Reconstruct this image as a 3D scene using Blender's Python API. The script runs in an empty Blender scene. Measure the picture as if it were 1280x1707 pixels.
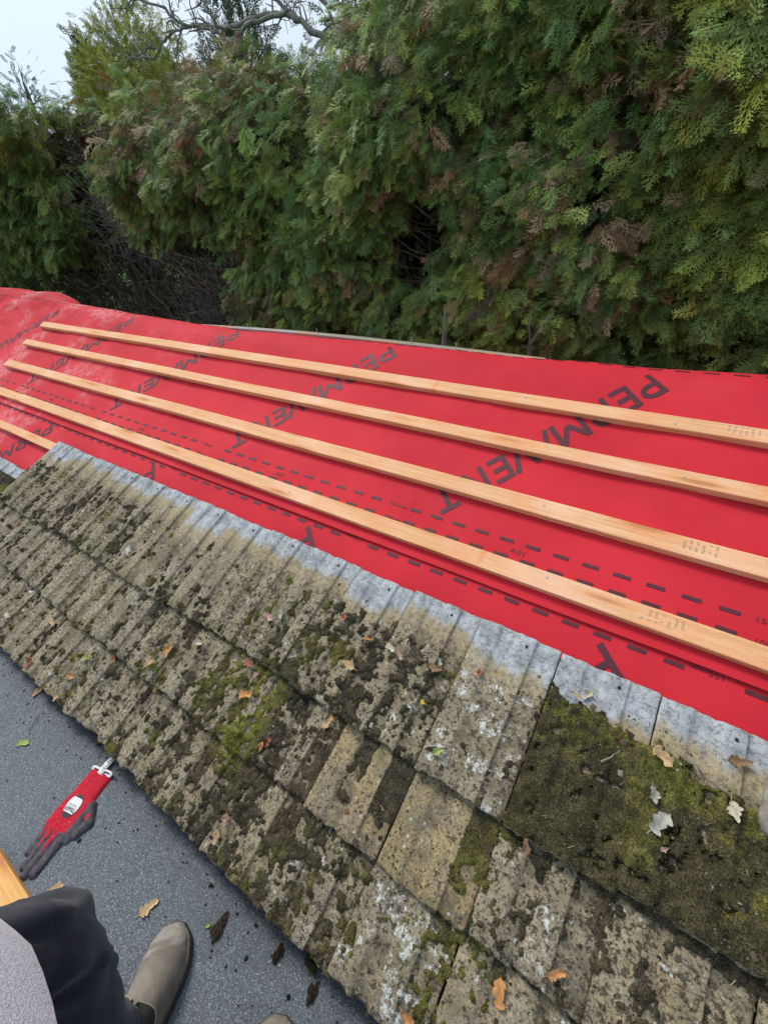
import bpy, bmesh, math, random
import numpy as np
from mathutils import Vector, Matrix, noise as mnoise

# ------------------------------------------------------------------ camera, sky, sun, exposure
scn = bpy.context.scene
H = 1.33                                    # camera height over the felt roof
cam_d = bpy.data.cameras.new('camera'); cam = bpy.data.objects.new('camera', cam_d)
scn.collection.objects.link(cam); scn.camera = cam
cam_d.sensor_fit = 'HORIZONTAL'; cam_d.sensor_width = 36.0; cam_d.lens = 720.95/1280*36
cam_d.clip_start = 0.02; cam_d.clip_end = 2000
cam.matrix_world = Matrix(((0.83523, -0.27852, 0.47414, 0), (0.54476, 0.53666, -0.64439, 0),
                           (-0.07498, 0.79651, 0.59996, H), (0, 0, 0, 1)))
SUN_EL, SUN_AZ = math.radians(54), math.radians(-70)      # azimuth measured from +Y towards +X
world = bpy.data.worlds.new('World'); scn.world = world; world.use_nodes = True
wt = world.node_tree; wt.nodes.clear()
wo = wt.nodes.new('ShaderNodeOutputWorld'); wb = wt.nodes.new('ShaderNodeBackground')
sky = wt.nodes.new('ShaderNodeTexSky'); sky.sky_type = 'NISHITA'; sky.sun_disc = False
sky.sun_elevation = SUN_EL; sky.sun_rotation = SUN_AZ; sky.air_density = 1.3; sky.dust_density = 3.5; sky.ozone_density = 1.0
hs = wt.nodes.new('ShaderNodeHueSaturation'); hs.inputs['Saturation'].default_value = 0.6
tc = wt.nodes.new('ShaderNodeTexCoord'); cn = wt.nodes.new('ShaderNodeTexNoise')
cn.inputs['Scale'].default_value = 2.2; cn.inputs['Detail'].default_value = 5
cr = wt.nodes.new('ShaderNodeValToRGB'); cr.color_ramp.elements[0].position = 0.35; cr.color_ramp.elements[1].position = 0.65
mx = wt.nodes.new('ShaderNodeMix'); mx.data_type = 'RGBA'
mx.inputs['B'].default_value = (5.7, 7.3, 9.2, 1)          # thin bright overcast
mr = wt.nodes.new('ShaderNodeMath'); mr.operation = 'MULTIPLY_ADD'; mr.inputs[1].default_value = 0.5; mr.inputs[2].default_value = 0.3
wt.links.new(tc.outputs['Generated'], cn.inputs['Vector']); wt.links.new(cn.outputs['Fac'], cr.inputs['Fac'])
wt.links.new(cr.outputs['Color'], mr.inputs[0]); wt.links.new(mr.outputs[0], mx.inputs['Factor'])
wt.links.new(sky.outputs['Color'], hs.inputs['Color']); wt.links.new(hs.outputs['Color'], mx.inputs['A'])
wt.links.new(mx.outputs['Result'], wb.inputs['Color']); wb.inputs['Strength'].default_value = 0.1
wt.links.new(wb.outputs[0], wo.inputs['Surface'])
sd = bpy.data.lights.new('sun', 'SUN'); sd.energy = 2.0; sd.angle = math.radians(16); sd.color = (1.0, 0.96, 0.9)
so = bpy.data.objects.new('sun', sd); scn.collection.objects.link(so)
sdir = Vector((math.sin(SUN_AZ)*math.cos(SUN_EL), math.cos(SUN_AZ)*math.cos(SUN_EL), math.sin(SUN_EL)))
so.rotation_euler = sdir.to_track_quat('Z', 'Y').to_euler()
scn.view_settings.view_transform = 'Standard'; scn.view_settings.look = 'None'
scn.view_settings.exposure = 0.35; scn.view_settings.gamma = 1.0
scn.render.film_transparent = False
scn.cycles.max_bounces = 6; scn.cycles.diffuse_bounces = 3; scn.cycles.transparent_max_bounces = 4

# ------------------------------------------------------------------ helpers
C = scn.collection
rng = np.random.default_rng(7); random.seed(7)
PT = math.radians(25); SC, SS, D = math.cos(PT), math.sin(PT), 1.18
def R(x, v, w=0.0):                         # roof plane: x along the eaves, v up the slope, w off it
    return (x, v*SC-(w-D)*SS, H+v*SS+(w-D)*SC)
def Rn(x, v, w):
    return np.stack([x, v*SC-(w-D)*SS, H+v*SS+(w-D)*SC], -1)
def mesh_np(name, V, F, nper=None):
    me = bpy.data.meshes.new(name)
    V = np.asarray(V, np.float32).reshape(-1, 3); F = np.asarray(F, np.int32)
    k = F.shape[1]
    me.vertices.add(len(V)); me.vertices.foreach_set('co', V.ravel())
    me.loops.add(F.size); me.loops.foreach_set('vertex_index', F.ravel())
    me.polygons.add(len(F)); me.polygons.foreach_set('loop_start', np.arange(0, F.size, k, dtype=np.int32))
    me.update(calc_edges=True); me.validate()
    return me
def setcol(me, col):
    a = me.color_attributes.new('tint', 'FLOAT_COLOR', 'POINT')
    c = np.ones((len(me.vertices), 4), np.float32); c[:, :3] = col
    a.data.foreach_set('color', c.ravel())
def link(name, me, mat, parent=None, smooth=False):
    o = bpy.data.objects.new(name, me); C.objects.link(o)
    if mat is not None and me is not None and not me.materials: me.materials.append(mat)
    if smooth: me.polygons.foreach_set('use_smooth', np.ones(len(me.polygons), bool)); me.update()
    if parent is not None: o.parent = parent
    return o
def empty(name, loc=(0, 0, 0)):
    o = bpy.data.objects.new(name, None); C.objects.link(o); o.location = loc; o.empty_display_size = 0.05
    return o
def tag(o, label=None, cat=None, group=None, kind=None):
    if label: o['label'] = label
    if cat: o['category'] = cat
    if group: o['group'] = group
    if kind: o['kind'] = kind
    return o
class MB:
    def __init__(s): s.bm = bmesh.new()
    def box(s, a, b, M=None, bev=0.0):
        r = bmesh.ops.create_cube(s.bm, size=1.0)['verts']
        for v in r: v.co = Vector([(a[i]+b[i])/2+v.co[i]*(b[i]-a[i]) for i in range(3)])
        if bev:
            es = list({e for v in r for e in v.link_edges})
            r = list({v for f in bmesh.ops.bevel(s.bm, geom=es, offset=bev, segments=2, affect='EDGES')['faces'] for v in f.verts} | {v for v in r if v.is_valid})
        if M:
            for v in r: v.co = M @ v.co
        return r
    def tube(s, pts, rad, n=6, cap=True):
        pts = [Vector(p) for p in pts]; rings = []
        rad = rad if hasattr(rad, '__len__') else [rad]*len(pts)
        for i, p in enumerate(pts):
            d = (pts[min(i+1, len(pts)-1)]-pts[max(i-1, 0)]).normalized()
            a = d.cross(Vector((0.13, 0.2, 0.97))); a = a.normalized() if a.length > 1e-4 else Vector((1, 0, 0))
            b = d.cross(a)
            rings.append([s.bm.verts.new(p+(a*math.cos(t)+b*math.sin(t))*rad[i]) for t in [2*math.pi*k/n for k in range(n)]])
        for i in range(len(rings)-1):
            for k in range(n): s.bm.faces.new((rings[i][k], rings[i][(k+1) % n], rings[i+1][(k+1) % n], rings[i+1][k]))
        if cap:
            s.bm.faces.new(rings[0][::-1]); s.bm.faces.new(rings[-1])
    def build(s, name, mat, parent=None, smooth=False):
        me = bpy.data.meshes.new(name); bmesh.ops.recalc_face_normals(s.bm, faces=s.bm.faces[:]); s.bm.to_mesh(me); s.bm.free()
        return link(name, me, mat, parent, smooth)
# value noise (numpy, 2-D fbm in 0..1)
def vnoise(x, y, seed=0):
    xi = np.floor(x).astype(np.int64); yi = np.floor(y).astype(np.int64); fx = x-xi; fy = y-yi
    def h(a, b):
        n = (a*374761393+b*668265263+seed*1442695041) & 0x7fffffff
        n = ((n ^ (n >> 13))*1274126177) & 0x7fffffff
        return ((n ^ (n >> 16)) & 0xffff)/65535.0
    fx = fx*fx*(3-2*fx); fy = fy*fy*(3-2*fy)
    return (h(xi, yi)*(1-fx)+h(xi+1, yi)*fx)*(1-fy)+(h(xi, yi+1)*(1-fx)+h(xi+1, yi+1)*fx)*fy
def fbm(x, y, sc, oct=4, seed=0):
    t = 0; a = .5; s = 0
    for k in range(oct):
        t = t+a*vnoise(x*sc+17.3*k, y*sc-9.1*k, seed+k); s += a; a *= .5; sc *= 2.03
    return t/s
def smooth(a, b, x):
    t = np.clip((x-a)/(b-a), 0, 1); return t*t*(3-2*t)

# ------------------------------------------------------------------ material kit
class NT:
    def __init__(s, name, rough=0.8, spec=0.3):
        s.m = bpy.data.materials.new(name); s.m.use_nodes = True; s.t = s.m.node_tree
        s.b = s.t.nodes['Principled BSDF']; s.b.inputs['Roughness'].default_value = rough
        s.b.inputs['Specular IOR Level'].default_value = spec
    def n(s, ty, out=0, props=None, **inp):
        nd = s.t.nodes.new('ShaderNode'+ty)
        for k, v in (props or {}).items(): setattr(nd, k, v)
        for k, v in inp.items():
            k = k.replace('_', ' ') if not k.startswith('i') or not k[1:].isdigit() else int(k[1:])
            s.set(nd.inputs[k], v)
        return nd.outputs[out]
    def set(s, sock, v):
        if isinstance(v, bpy.types.NodeSocket): s.t.links.new(v, sock)
        elif isinstance(v, (tuple, list)) and len(v) == 3 and sock.type == 'RGBA': sock.default_value = (*v, 1)
        else: sock.default_value = v
    def noise(s, sc, det=4, vec=None, rough=0.55, dist=0.0):
        a = dict(Scale=sc, Detail=det, Roughness=rough, Distortion=dist)
        if vec is not None: a['Vector'] = vec
        return s.n('TexNoise', **a)
    def pos(s): return s.n('NewGeometry')
    def scaled(s, vec, sc): return s.n('Mapping', Vector=vec, Scale=sc)
    def ramp(s, f, a, b):
        return s.n('MapRange', Value=f, From_Min=a, From_Max=b, props={'interpolation_type': 'SMOOTHSTEP'})
    def mix(s, f, a, b, mode='MIX'):
        nd = s.t.nodes.new('ShaderNodeMix'); nd.data_type = 'RGBA'; nd.blend_type = mode
        s.set(nd.inputs[0], f); s.set(nd.inputs[6], a); s.set(nd.inputs[7], b); return nd.outputs[2]
    def math(s, op, a, b=0.5, c=0.0, clamp=False):
        nd = s.t.nodes.new('ShaderNodeMath'); nd.operation = op; nd.use_clamp = clamp
        s.set(nd.inputs[0], a); s.set(nd.inputs[1], b)
        if op == 'MULTIPLY_ADD': s.set(nd.inputs[2], c)
        return nd.outputs[0]
    def col(s, v): s.set(s.b.inputs['Base Color'], v)
    def bump(s, h, dist, strength=1.0, normal=None):
        nd = s.t.nodes.new('ShaderNodeBump'); nd.inputs['Strength'].default_value = strength; nd.inputs['Distance'].default_value = dist
        s.set(nd.inputs['Height'], h)
        if normal is not None: s.set(nd.inputs['Normal'], normal)
        s.t.links.new(nd.outputs[0], s.b.inputs['Normal']); return nd.outputs[0]
def plain(name, col, rough=0.8, var=0.25, sc=30, spec=0.3, bumpd=0.0):
    k = NT(name, rough, spec); p = k.pos(); nz = k.noise(sc, 4, p)
    k.col(k.mix(k.ramp(nz, .3, .7), tuple(c*(1-var) for c in col), tuple(min(1, c*(1+var)) for c in col)))
    if bumpd: k.bump(nz, bumpd)
    return k.m

def mat_tile():
    k = NT('weathered_concrete', 0.92, 0.2); p = k.pos(); oc = k.n('TexCoord', 3)
    oi = k.t.nodes.new('ShaderNodeObjectInfo'); sep = k.n('SeparateColor', 0, None, Color=oi.outputs['Color'])
    sepn = k.t.nodes[-1]; och, lich, dark = sepn.outputs[0], sepn.outputs[1], sepn.outputs[2]
    n1 = k.noise(9, 5, p); n2 = k.noise(85, 6, p, .7); n3 = k.noise(420, 2, p)
    base = k.mix(k.ramp(n1, .35, .65), (0.215, .168, .105), (.39, .318, .205))
    base = k.mix(k.math('MULTIPLY', och, k.ramp(k.noise(14, 3, p), .25, .65)), base, (.40, .275, .105))
    base = k.mix(k.ramp(n2, .42, .62), k.mix(.5, base, (.10, .085, .06)), base)
    grit = k.ramp(n3, .3, .7)
    base = k.mix(k.math('MULTIPLY', grit, .65), base, k.mix(.5, base, (.55, .5, .4)))
    base = k.mix(k.math('MULTIPLY', k.ramp(k.noise(210, 3, p, .7), .52, .62), .75), base, (.06, .05, .038))
    # green algae
    base = k.mix(k.math('MULTIPLY', k.ramp(k.noise(11, 3, k.n('Mapping', Vector=p, Location=(3, 1, 2))), .5, .7), .45), base, (.13, .125, .05))
    tr = k.n('Attribute', 0, {'attribute_name': 'tint'})
    base = k.mix(k.math('MULTIPLY', k.math('MULTIPLY', tr, k.ramp(k.noise(30, 4, p), .38, .64)), .62), base, (.085, .072, .052))
    # dark crust lichens
    blot = k.ramp(k.math('ADD', k.noise(78, 5, p, .75), k.math('MULTIPLY', dark, .07)), .575, .655)
    base = k.mix(k.math('MULTIPLY', blot, .78), base, (.035, .03, .022))
    # small round black spots
    vo = k.n('TexVoronoi', 0, None, Vector=p, Scale=62.0, Randomness=1.0)
    sp = k.math('MULTIPLY', k.ramp(vo, .22, .14), k.ramp(k.noise(16, 2, p), .45, .54))
    base = k.mix(k.math('MULTIPLY', sp, .85), base, (.03, .027, .02))
    # white crust lichens
    wl = k.math('MULTIPLY', k.ramp(k.math('ADD', k.noise(19, 6, k.n('Mapping', Vector=p, Location=(7, 5, 1)), .72), k.math('MULTIPLY', lich, .13)), .655, .70), k.ramp(k.noise(110, 4, p, .7), .42, .60))
    base = k.mix(k.math('MULTIPLY', wl, .9), base, (.66, .67, .63))
    ws = k.math('MULTIPLY', k.ramp(k.n('TexVoronoi', 0, None, Vector=p, Scale=48.0), .2, .12), k.ramp(k.noise(13, 2, k.n('Mapping', Vector=p, Location=(1, 9, 4))), .50, .56))
    base = k.mix(k.math('MULTIPLY', ws, .7), base, (.55, .55, .5))
    # head of the tile, long covered by the course above
    sy = k.t.nodes.new('ShaderNodeSeparateXYZ'); k.t.links.new(oc, sy.inputs[0]); y = sy.outputs['Y']
    stre = k.noise(1.0, 4, k.scaled(oc, (26, 5, 9)))
    yy = k.math('ADD', k.math('ADD', k.math('ADD', y, k.math('MULTIPLY_ADD', oi.outputs['Random'], .06, -.032)), k.math('MULTIPLY', k.math('SUBTRACT', stre, .5), .10)), k.math('MULTIPLY', k.math('SUBTRACT', k.noise(5, 2, p), .5), .10))
    clean = k.mix(k.ramp(k.noise(30, 5, p), .35, .65), (.29, .305, .31), (.46, .48, .49)); clean = k.mix(k.math('MULTIPLY', k.ramp(k.noise(60, 3, k.n('Mapping', Vector=p, Location=(4, 2, 7))), .56, .70), .4), clean, (.30, .29, .25))
    clean = k.mix(k.math('MULTIPLY', k.ramp(k.noise(300, 2, p), .56, .66), .6), clean, (.14, .14, .14))
    ochz = k.mix(k.ramp(n2, .35, .65), (.33, .26, .15), (.42, .34, .21))
    base = k.mix(k.math('MULTIPLY', k.ramp(yy, -.150, -.095), .8), base, ochz)
    base = k.mix(k.ramp(yy, -.092, -.055), base, clean)
    k.col(base)
    hgt = k.math('ADD', k.math('MULTIPLY', n2, .8), k.math('ADD', k.math('MULTIPLY', n3, .35), k.math('MULTIPLY', blot, .5)))
    k.bump(hgt, 0.004, 0.9)
    return k.m
def mat_moss():
    k = NT('moss', 1.0, 0.1); p = k.pos()
    a = k.n('Attribute', 0, {'attribute_name': 'tint'})
    n = k.noise(260, 3, p); n2 = k.noise(600, 2, p)
    c = k.mix(k.ramp(n, .3, .7), k.mix(1.0, a, (.45, .42, .4), 'MULTIPLY'), k.mix(1.0, a, (1.5, 1.5, 1.4), 'MULTIPLY'))
    c = k.mix(k.math('MULTIPLY', k.ramp(n2, .62, .68), .5), c, (.28, .24, .17))
    k.col(c); k.bump(k.math('ADD', n, k.math('MULTIPLY', n2, .5)), .006, 1.0); return k.m
def mat_membrane():
    k = NT('red_membrane', 0.75, 0.22); p = k.pos()
    c = k.mix(k.ramp(k.noise(3, 3, p), .3, .7), (.53, .018, .029), (.63, .025, .038))
    c = k.mix(k.math('MULTIPLY', k.ramp(k.noise(500, 2, p), .3, .7), .25), c, (.45, .010, .022)); c = k.mix(k.math('MULTIPLY', k.ramp(k.noise(1.7, 6, k.n('Mapping', Vector=p, Location=(2, 7, 1)), .65), .48, .68), .10), c, (.74, .10, .11))
    sx = k.t.nodes.new('ShaderNodeSeparateXYZ'); k.t.links.new(p, sx.inputs[0])
    far = k.ramp(sx.outputs['X'], -2.1, -3.7)
    du = k.math('MULTIPLY', k.math('MULTIPLY', far, k.ramp(k.noise(3.1, 3, p), .47, .66)), k.ramp(k.noise(26, 6, p, .7), .35, .72))
    c = k.mix(k.math('MULTIPLY', du, .55), c, (.72, .50, .50))
    sp = k.math('MULTIPLY', k.ramp(k.n('TexVoronoi', 0, None, Vector=p, Scale=75.0), .10, .05), k.ramp(k.noise(7, 2, p), .55, .62))
    c = k.mix(sp, c, (.03, .012, .012))
    k.col(c)
    tw = k.scaled(k.n('Mapping', Vector=p, Rotation=(0, 0, .6)), (420, 60, 60))
    k.bump(k.math('ADD', k.math('MULTIPLY', k.n('TexWave', 1, None, Vector=p, Scale=160.0, Distortion=1.5), .5), k.noise(1, 2, tw)), .0006, .45)
    return k.m
def mat_wood(name, ca, cb, dirt=.3):
    k = NT(name, 0.7, 0.25); oc = k.n('TexCoord', 3); oi = k.t.nodes.new('ShaderNodeObjectInfo')
    off = k.t.nodes.new('ShaderNodeCombineXYZ'); k.t.links.new(k.math('MULTIPLY', oi.outputs['Random'], 37.0), off.inputs[0])
    add = k.t.nodes.new('ShaderNodeVectorMath'); add.operation = 'ADD'; k.t.links.new(oc, add.inputs[0]); k.t.links.new(off.outputs[0], add.inputs[1])
    v = add.outputs[0]
    grain = k.noise(1, 5, k.scaled(v, (3.0, 150, 150)), .65, .8); fine = k.noise(1, 3, k.scaled(v, (30, 520, 520)))
    c = k.mix(k.ramp(grain, .30, .70), ca, cb)
    c = k.mix(k.math('MULTIPLY', k.ramp(fine, .52, .70), .28), c, tuple(x*.5 for x in ca))
    c = k.mix(k.math('MULTIPLY', k.ramp(k.noise(5.5, 3, v), .40, .66), .45), c, (min(1, ca[0]*1.2), ca[1]*.95, ca[2]*.95))
    big = k.noise(2.2, 3, v); c = k.mix(k.math('MULTIPLY', k.ramp(big, .45, .7), .6), c, (min(1, cb[0]*1.05), cb[1]*1.12, cb[2]*1.5))
    kv = k.n('TexVoronoi', 0, None, Vector=k.scaled(v, (3.2, 22, 22)), Scale=1.0, Randomness=1.0)
    kn = k.ramp(kv, .24, .08); ring = k.math('SINE', k.math('MULTIPLY', kv, 130.0), 0)
    c = k.mix(k.math('MULTIPLY', k.ramp(kv, .42, .15), .45), c, (.72, .25, .06))
    c = k.mix(k.math('MULTIPLY', kn, .75), c, (.44, .19, .07))
    st = k.math('MULTIPLY', k.ramp(k.noise(1, 2, k.scaled(v, (7, .5, .5))), .63, .69), k.ramp(k.noise(60, 3, v), .3, .6))
    c = k.mix(k.math('MULTIPLY', st, .6), c, (.70, .20, .04))
    c = k.mix(k.math('MULTIPLY', k.ramp(k.noise(90, 4, v), .60, .72), dirt), c, (.25, .14, .06))
    k.col(c); k.bump(k.math('ADD', grain, fine), .0008, .5); return k.m
def mat_felt():
    k = NT('mineral_felt', 0.55, 0.35); p = k.pos()
    n1 = k.noise(560, 3, p, .7); vo = k.t.nodes.new('ShaderNodeTexVoronoi'); k.t.links.new(p, vo.inputs['Vector']); vo.inputs['Scale'].default_value = 560
    sepc = k.n('SeparateColor', 0, None, Color=vo.outputs['Color'])
    c = k.mix(k.ramp(n1, .32, .68), (.092, .106, .120), (.255, .285, .305))
    c = k.mix(k.ramp(sepc, .78, .97), c, (.44, .49, .52))
    c = k.mix(k.math('MULTIPLY', k.ramp(sepc, .25, .05), .6), c, (.02, .024, .03))
    c = k.mix(k.math('MULTIPLY', k.ramp(k.noise(4, 5, p), .5, .72), .30), c, (.28, .31, .33)); c = k.mix(k.math('MULTIPLY', k.ramp(k.noise(3, 5, k.n('Mapping', Vector=p, Location=(5, 2, 0))), .5, .7), .35), c, (.07, .08, .09))
    k.col(c); k.set(k.b.inputs['Roughness'], k.math('MULTIPLY_ADD', k.noise(4, 3, p), .35, .33))
    k.bump(k.math('ADD', n1, k.math('MULTIPLY', sepc, .6)), .0022, .8); return k.m
def mat_leafy(name, gain=1.0, trans=0.25, rough=0.6):
    k = NT(name, rough, 0.25); a = k.n('Attribute', 0, {'attribute_name': 'tint'})
    c = k.mix(1.0, a, (gain,)*3, 'MULTIPLY'); k.col(c)
    tb = k.t.nodes.new('ShaderNodeBsdfTranslucent'); k.set(tb.inputs['Color'], c)
    ms = k.t.nodes.new('ShaderNodeMixShader'); ms.inputs[0].default_value = trans
    out = k.t.nodes['Material Output']; k.t.links.new(k.b.outputs[0], ms.inputs[1]); k.t.links.new(tb.outputs[0], ms.inputs[2]); k.t.links.new(ms.outputs[0], out.inputs[0])
    return k.m
def mat_bark(name='bark', ca=(.06, .045, .032), cb=(.17, .14, .11)):
    k = NT(name, .9, .15); p = k.pos(); n = k.noise(1, 5, k.scaled(p, (45, 45, 9)))
    c = k.mix(k.ramp(n, .3, .7), ca, cb); c = k.mix(k.math('MULTIPLY', k.ramp(k.noise(12, 3, p), .52, .68), .6), c, (.26, .28, .22))
    k.col(c); k.bump(n, .006, .8); return k.m
M = dict(tile=mat_tile(), moss=mat_moss(), red=mat_membrane(), batten=mat_wood('batten_timber', (.66, .325, .15), (.85, .50, .255), .25),
         plank=mat_wood('orange_timber', (.66, .33, .10), (.80, .46, .17), .1), board=mat_wood('grey_timber', (.24, .22, .17), (.36, .34, .28), .4),
         felt=mat_felt(), leaf=mat_leafy('cedar_foliage', .98, .10, .6), leafdry=mat_leafy('fallen_leaf', 1.0, .15, .7), bark=mat_bark(),
         pale_bark=mat_bark('pale_bark', (.13, .125, .10), (.30, .29, .24)),
         ink=plain('membrane_ink', (.085, .018, .028), .6, .15, 120), steel=plain('nail_steel', (.45, .45, .46), .35, .1, 200, .6),
         hole=plain('dark_hole', (.015, .014, .012), .9), stamp=plain('faded_stamp_ink', (.46, .33, .20), .8, .2, 300))

# ------------------------------------------------------------------ ground and building
me = mesh_np('ground', [(-300, -300, -2.45), (300, -300, -2.45), (300, 300, -2.45), (-300, 300, -2.45)], [(0, 1, 2, 3)])
tag(link('ground', me, plain('grass_ground', (.10, .17, .035), .95, .45, 3)), kind='structure')
bld = empty('building', (0, 0, -2.45))
tag(bld, 'garage building with a grey felt flat roof in front of its tiled roof', 'building')
def bpart(name, mat, boxes, M4=None):
    b = MB()
    for a, c in boxes: b.box(a, c, M4)
    o = b.build(name, mat); o.parent = bld; o.matrix_parent_inverse = Matrix.Translation((0, 0, 2.45)); return o
fm = mesh_np('flat_roof', [(-7, -3.5, 0), (3.5, -3.5, 0), (3.5, .30, 0), (-7, .30, 0), (-7, -3.5, -.06), (3.5, -3.5, -.06), (3.5, .30, -.06), (-7, .30, -.06)],
             [(0, 1, 2, 3), (4, 7, 6, 5), (0, 4, 5, 1), (1, 5, 6, 2), (2, 6, 7, 3), (3, 7, 4, 0)])
o = link('flat_roof', fm, M['felt']); o.parent = bld; o.matrix_parent_inverse = Matrix.Translation((0, 0, 2.45))
bpart('wall', plain('brick_wall', (.32, .16, .10), .9, .3, 9), [((-6.9, -3.4, -2.45), (3.4, -3.2, -.065)), ((-6.9, 1.55, -2.45), (3.4, 1.68, .50)), ((-6.9, -3.195, -2.45), (-6.7, 1.545, -.065)), ((3.2, -3.195, -2.45), (3.4, 1.545, -.065))])
MR = Matrix(((1, 0, 0, 0), (0, SC, -SS, D*SS), (0, SS, SC, H-D*SC), (0, 0, 0, 1)))
bpart('roof_deck', M['board'], [((-6.9, -.35, -.085), (3.4, 1.10, -.065))], MR)
bpart('fascia', M['board'], [((-6.9, .065, .004), (3.4, .085, .05))])

# ------------------------------------------------------------------ membrane
SILX = np.array([-6.5, -4.9, -4.62, -4.5, -4.19, -3.28, -2.09, -1.12, -.54, .235, 2.0])
SILV = np.array([1.40, 1.39, 1.385, 1.375, 1.295, 1.262, 1.218, 1.248, 1.252, 1.285, 1.30])*1.060-.136
RR = .20
def memb(x, s, off=0.0):                    # x along the eaves, s = distance up the sheet
    x = np.asarray(x, float); s = np.asarray(s, float)
    v0 = np.interp(x, SILX, SILV)
    und = (fbm(x+50, s+50, 2.2, 3, 5)-.5)*.016*smooth(.5, 1.1, s)+(fbm(x*.6+9, s+9, 5, 2, 9)-.5)*.004
    und = und+.022*np.exp(-((s-1.13)/.075)**2)*0-.006*np.sin(np.pi*np.clip((s-.4)/.75, 0, 1))**2
    bulge = .012*smooth(1.02, 1.17, s)+.0016*np.sin(x*11+3*np.sin(x*2.3))*smooth(.45, .75, s)+.0025*np.exp(-((x+1.9+s*.3)/.03)**2)+.002*np.exp(-((x+.75-s*.2)/.025)**2)
    wr = smooth(-3.4, -4.3, x)*(fbm(x*1.4, s*2.6, 2.0, 3, 31)-.5)*.07*smooth(.85, 1.15, s)
    base = -.040+off+und+bulge+wr
    t = np.clip(s-v0, 0, None); th = np.minimum(t/RR, 1.65); ex = np.maximum(t-1.65*RR, 0)
    v = np.minimum(s, v0)+(RR)*np.sin(th)+ex*np.cos(1.65)
    w = base-(RR)*(1-np.cos(th))-ex*np.sin(1.65)
    # normal offset handled along plane normal only (thin print offsets)
    v = v+np.sin(th)*off; w = w-off*(1-np.cos(th))
    return Rn(x, v, w)
def sheet(name, xs, ss, fn, label, cat):
    X, S = np.meshgrid(xs, ss); V = fn(X, S).reshape(-1, 3); nx, ny = len(xs), len(ss)
    i = np.arange(nx*ny).reshape(ny, nx)
    F = np.stack([i[:-1, :-1], i[:-1, 1:], i[1:, 1:], i[1:, :-1]], -1).reshape(-1, 4)
    o = link(name, mesh_np(name, V, F), M['red'], None, True)
    md = o.modifiers.new('thick', 'SOLIDIFY'); md.thickness = .0012; md.offset = -1
    tag(o, label, cat); return o
def upper(X, S):
    P = memb(X, S); e = smooth(.40, .375, S)
    lift = .0035+.0012*smooth(.42, .375, S)*np.sin(X*5); P[..., 1] -= SS*lift; P[..., 2] += SC*lift
    wob = (fbm(X+3, X*0+2, 1.3, 2, 4)-.5)*.016*smooth(.60, .375, S); P[..., 1] += SC*wob; P[..., 2] += SS*wob
    return P
ss_u = np.concatenate([[.3750, .3753, .3757], np.linspace(.3765, 1.1, 60), np.linspace(1.11, 1.70, 60)])
up_s = sheet('roof_membrane', np.linspace(-6.4, 1.3, 520), ss_u, upper, 'upper sheet of red roofing membrane folded over the ridge under the battens', 'membrane')
lo_s = sheet('roof_membrane', np.linspace(-6.4, 1.3, 260), np.linspace(-.50, .55, 60), lambda X, S: memb(X, S, -.006), 'lower sheet of red roofing membrane running under the old tiles', 'membrane')
font_cache = {}
def text_mesh(txt, shear=0.0, bold=0.0):
    cu = bpy.data.curves.new('t', 'FONT'); cu.body = txt; cu.size = 1.0; cu.shear = shear; cu.offset = bold; cu.resolution_u = 4; cu.space_character = 1.08
    o = bpy.data.objects.new('t', cu); C.objects.link(o); bpy.context.view_layer.update()
    me = bpy.data.meshes.new_from_object(o.evaluated_get(bpy.context.evaluated_depsgraph_get()))
    bpy.data.objects.remove(o); bpy.data.curves.remove(cu); return me
def print_text(name, txt, x0, s0, ang, width, capH, parent, fn, off=.0012, shear=0., bold=0., cell=.02, kind=None, smin=None, mat=None):
    me = text_mesh(txt, shear, bold); co = np.array([v.co[:] for v in me.vertices])
    mnx, mxx = co[:, 0].min(), co[:, 0].max(); cap = co[:, 1].max()
    bm = bmesh.new(); bm.from_mesh(me)
    ca, sa = math.cos(ang), math.sin(ang)
    for v in bm.verts:
        a = (v.co.x-mnx)/(mxx-mnx)*width; b = v.co.y/cap*capH
        v.co = Vector((x0+a*ca-b*sa, s0+a*sa+b*ca, 0))
    for ax in (0, 1):
        lo = min(v.co[ax] for v in bm.verts); hi = max(v.co[ax] for v in bm.verts); t = lo+cell
        while t < hi:
            nn = Vector((1, 0, 0)) if ax == 0 else Vector((0, 1, 0))
            bmesh.ops.bisect_plane(bm, geom=bm.verts[:]+bm.edges[:]+bm.faces[:], plane_co=nn*t, plane_no=nn); t += cell
    if smin is not None:
        bmesh.ops.bisect_plane(bm, geom=bm.verts[:]+bm.edges[:]+bm.faces[:], plane_co=(0, smin, 0), plane_no=(0, 1, 0), clear_inner=True)
    if not bm.verts: return
    P = fn(np.array([v.co.x for v in bm.verts]), np.array([v.co.y for v in bm.verts]), off)
    for v, p in zip(bm.verts, P): v.co = p
    me2 = bpy.data.meshes.new(name); bm.to_mesh(me2); bm.free()
    return link(name, me2, mat or M['ink'], parent)
def arc(cx, cy, rx, ry, a0, a1, n=9): return [(cx+rx*math.cos(math.radians(a0+(a1-a0)*k/n)), cy+ry*math.sin(math.radians(a0+(a1-a0)*k/n))) for k in range(n+1)]
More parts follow.
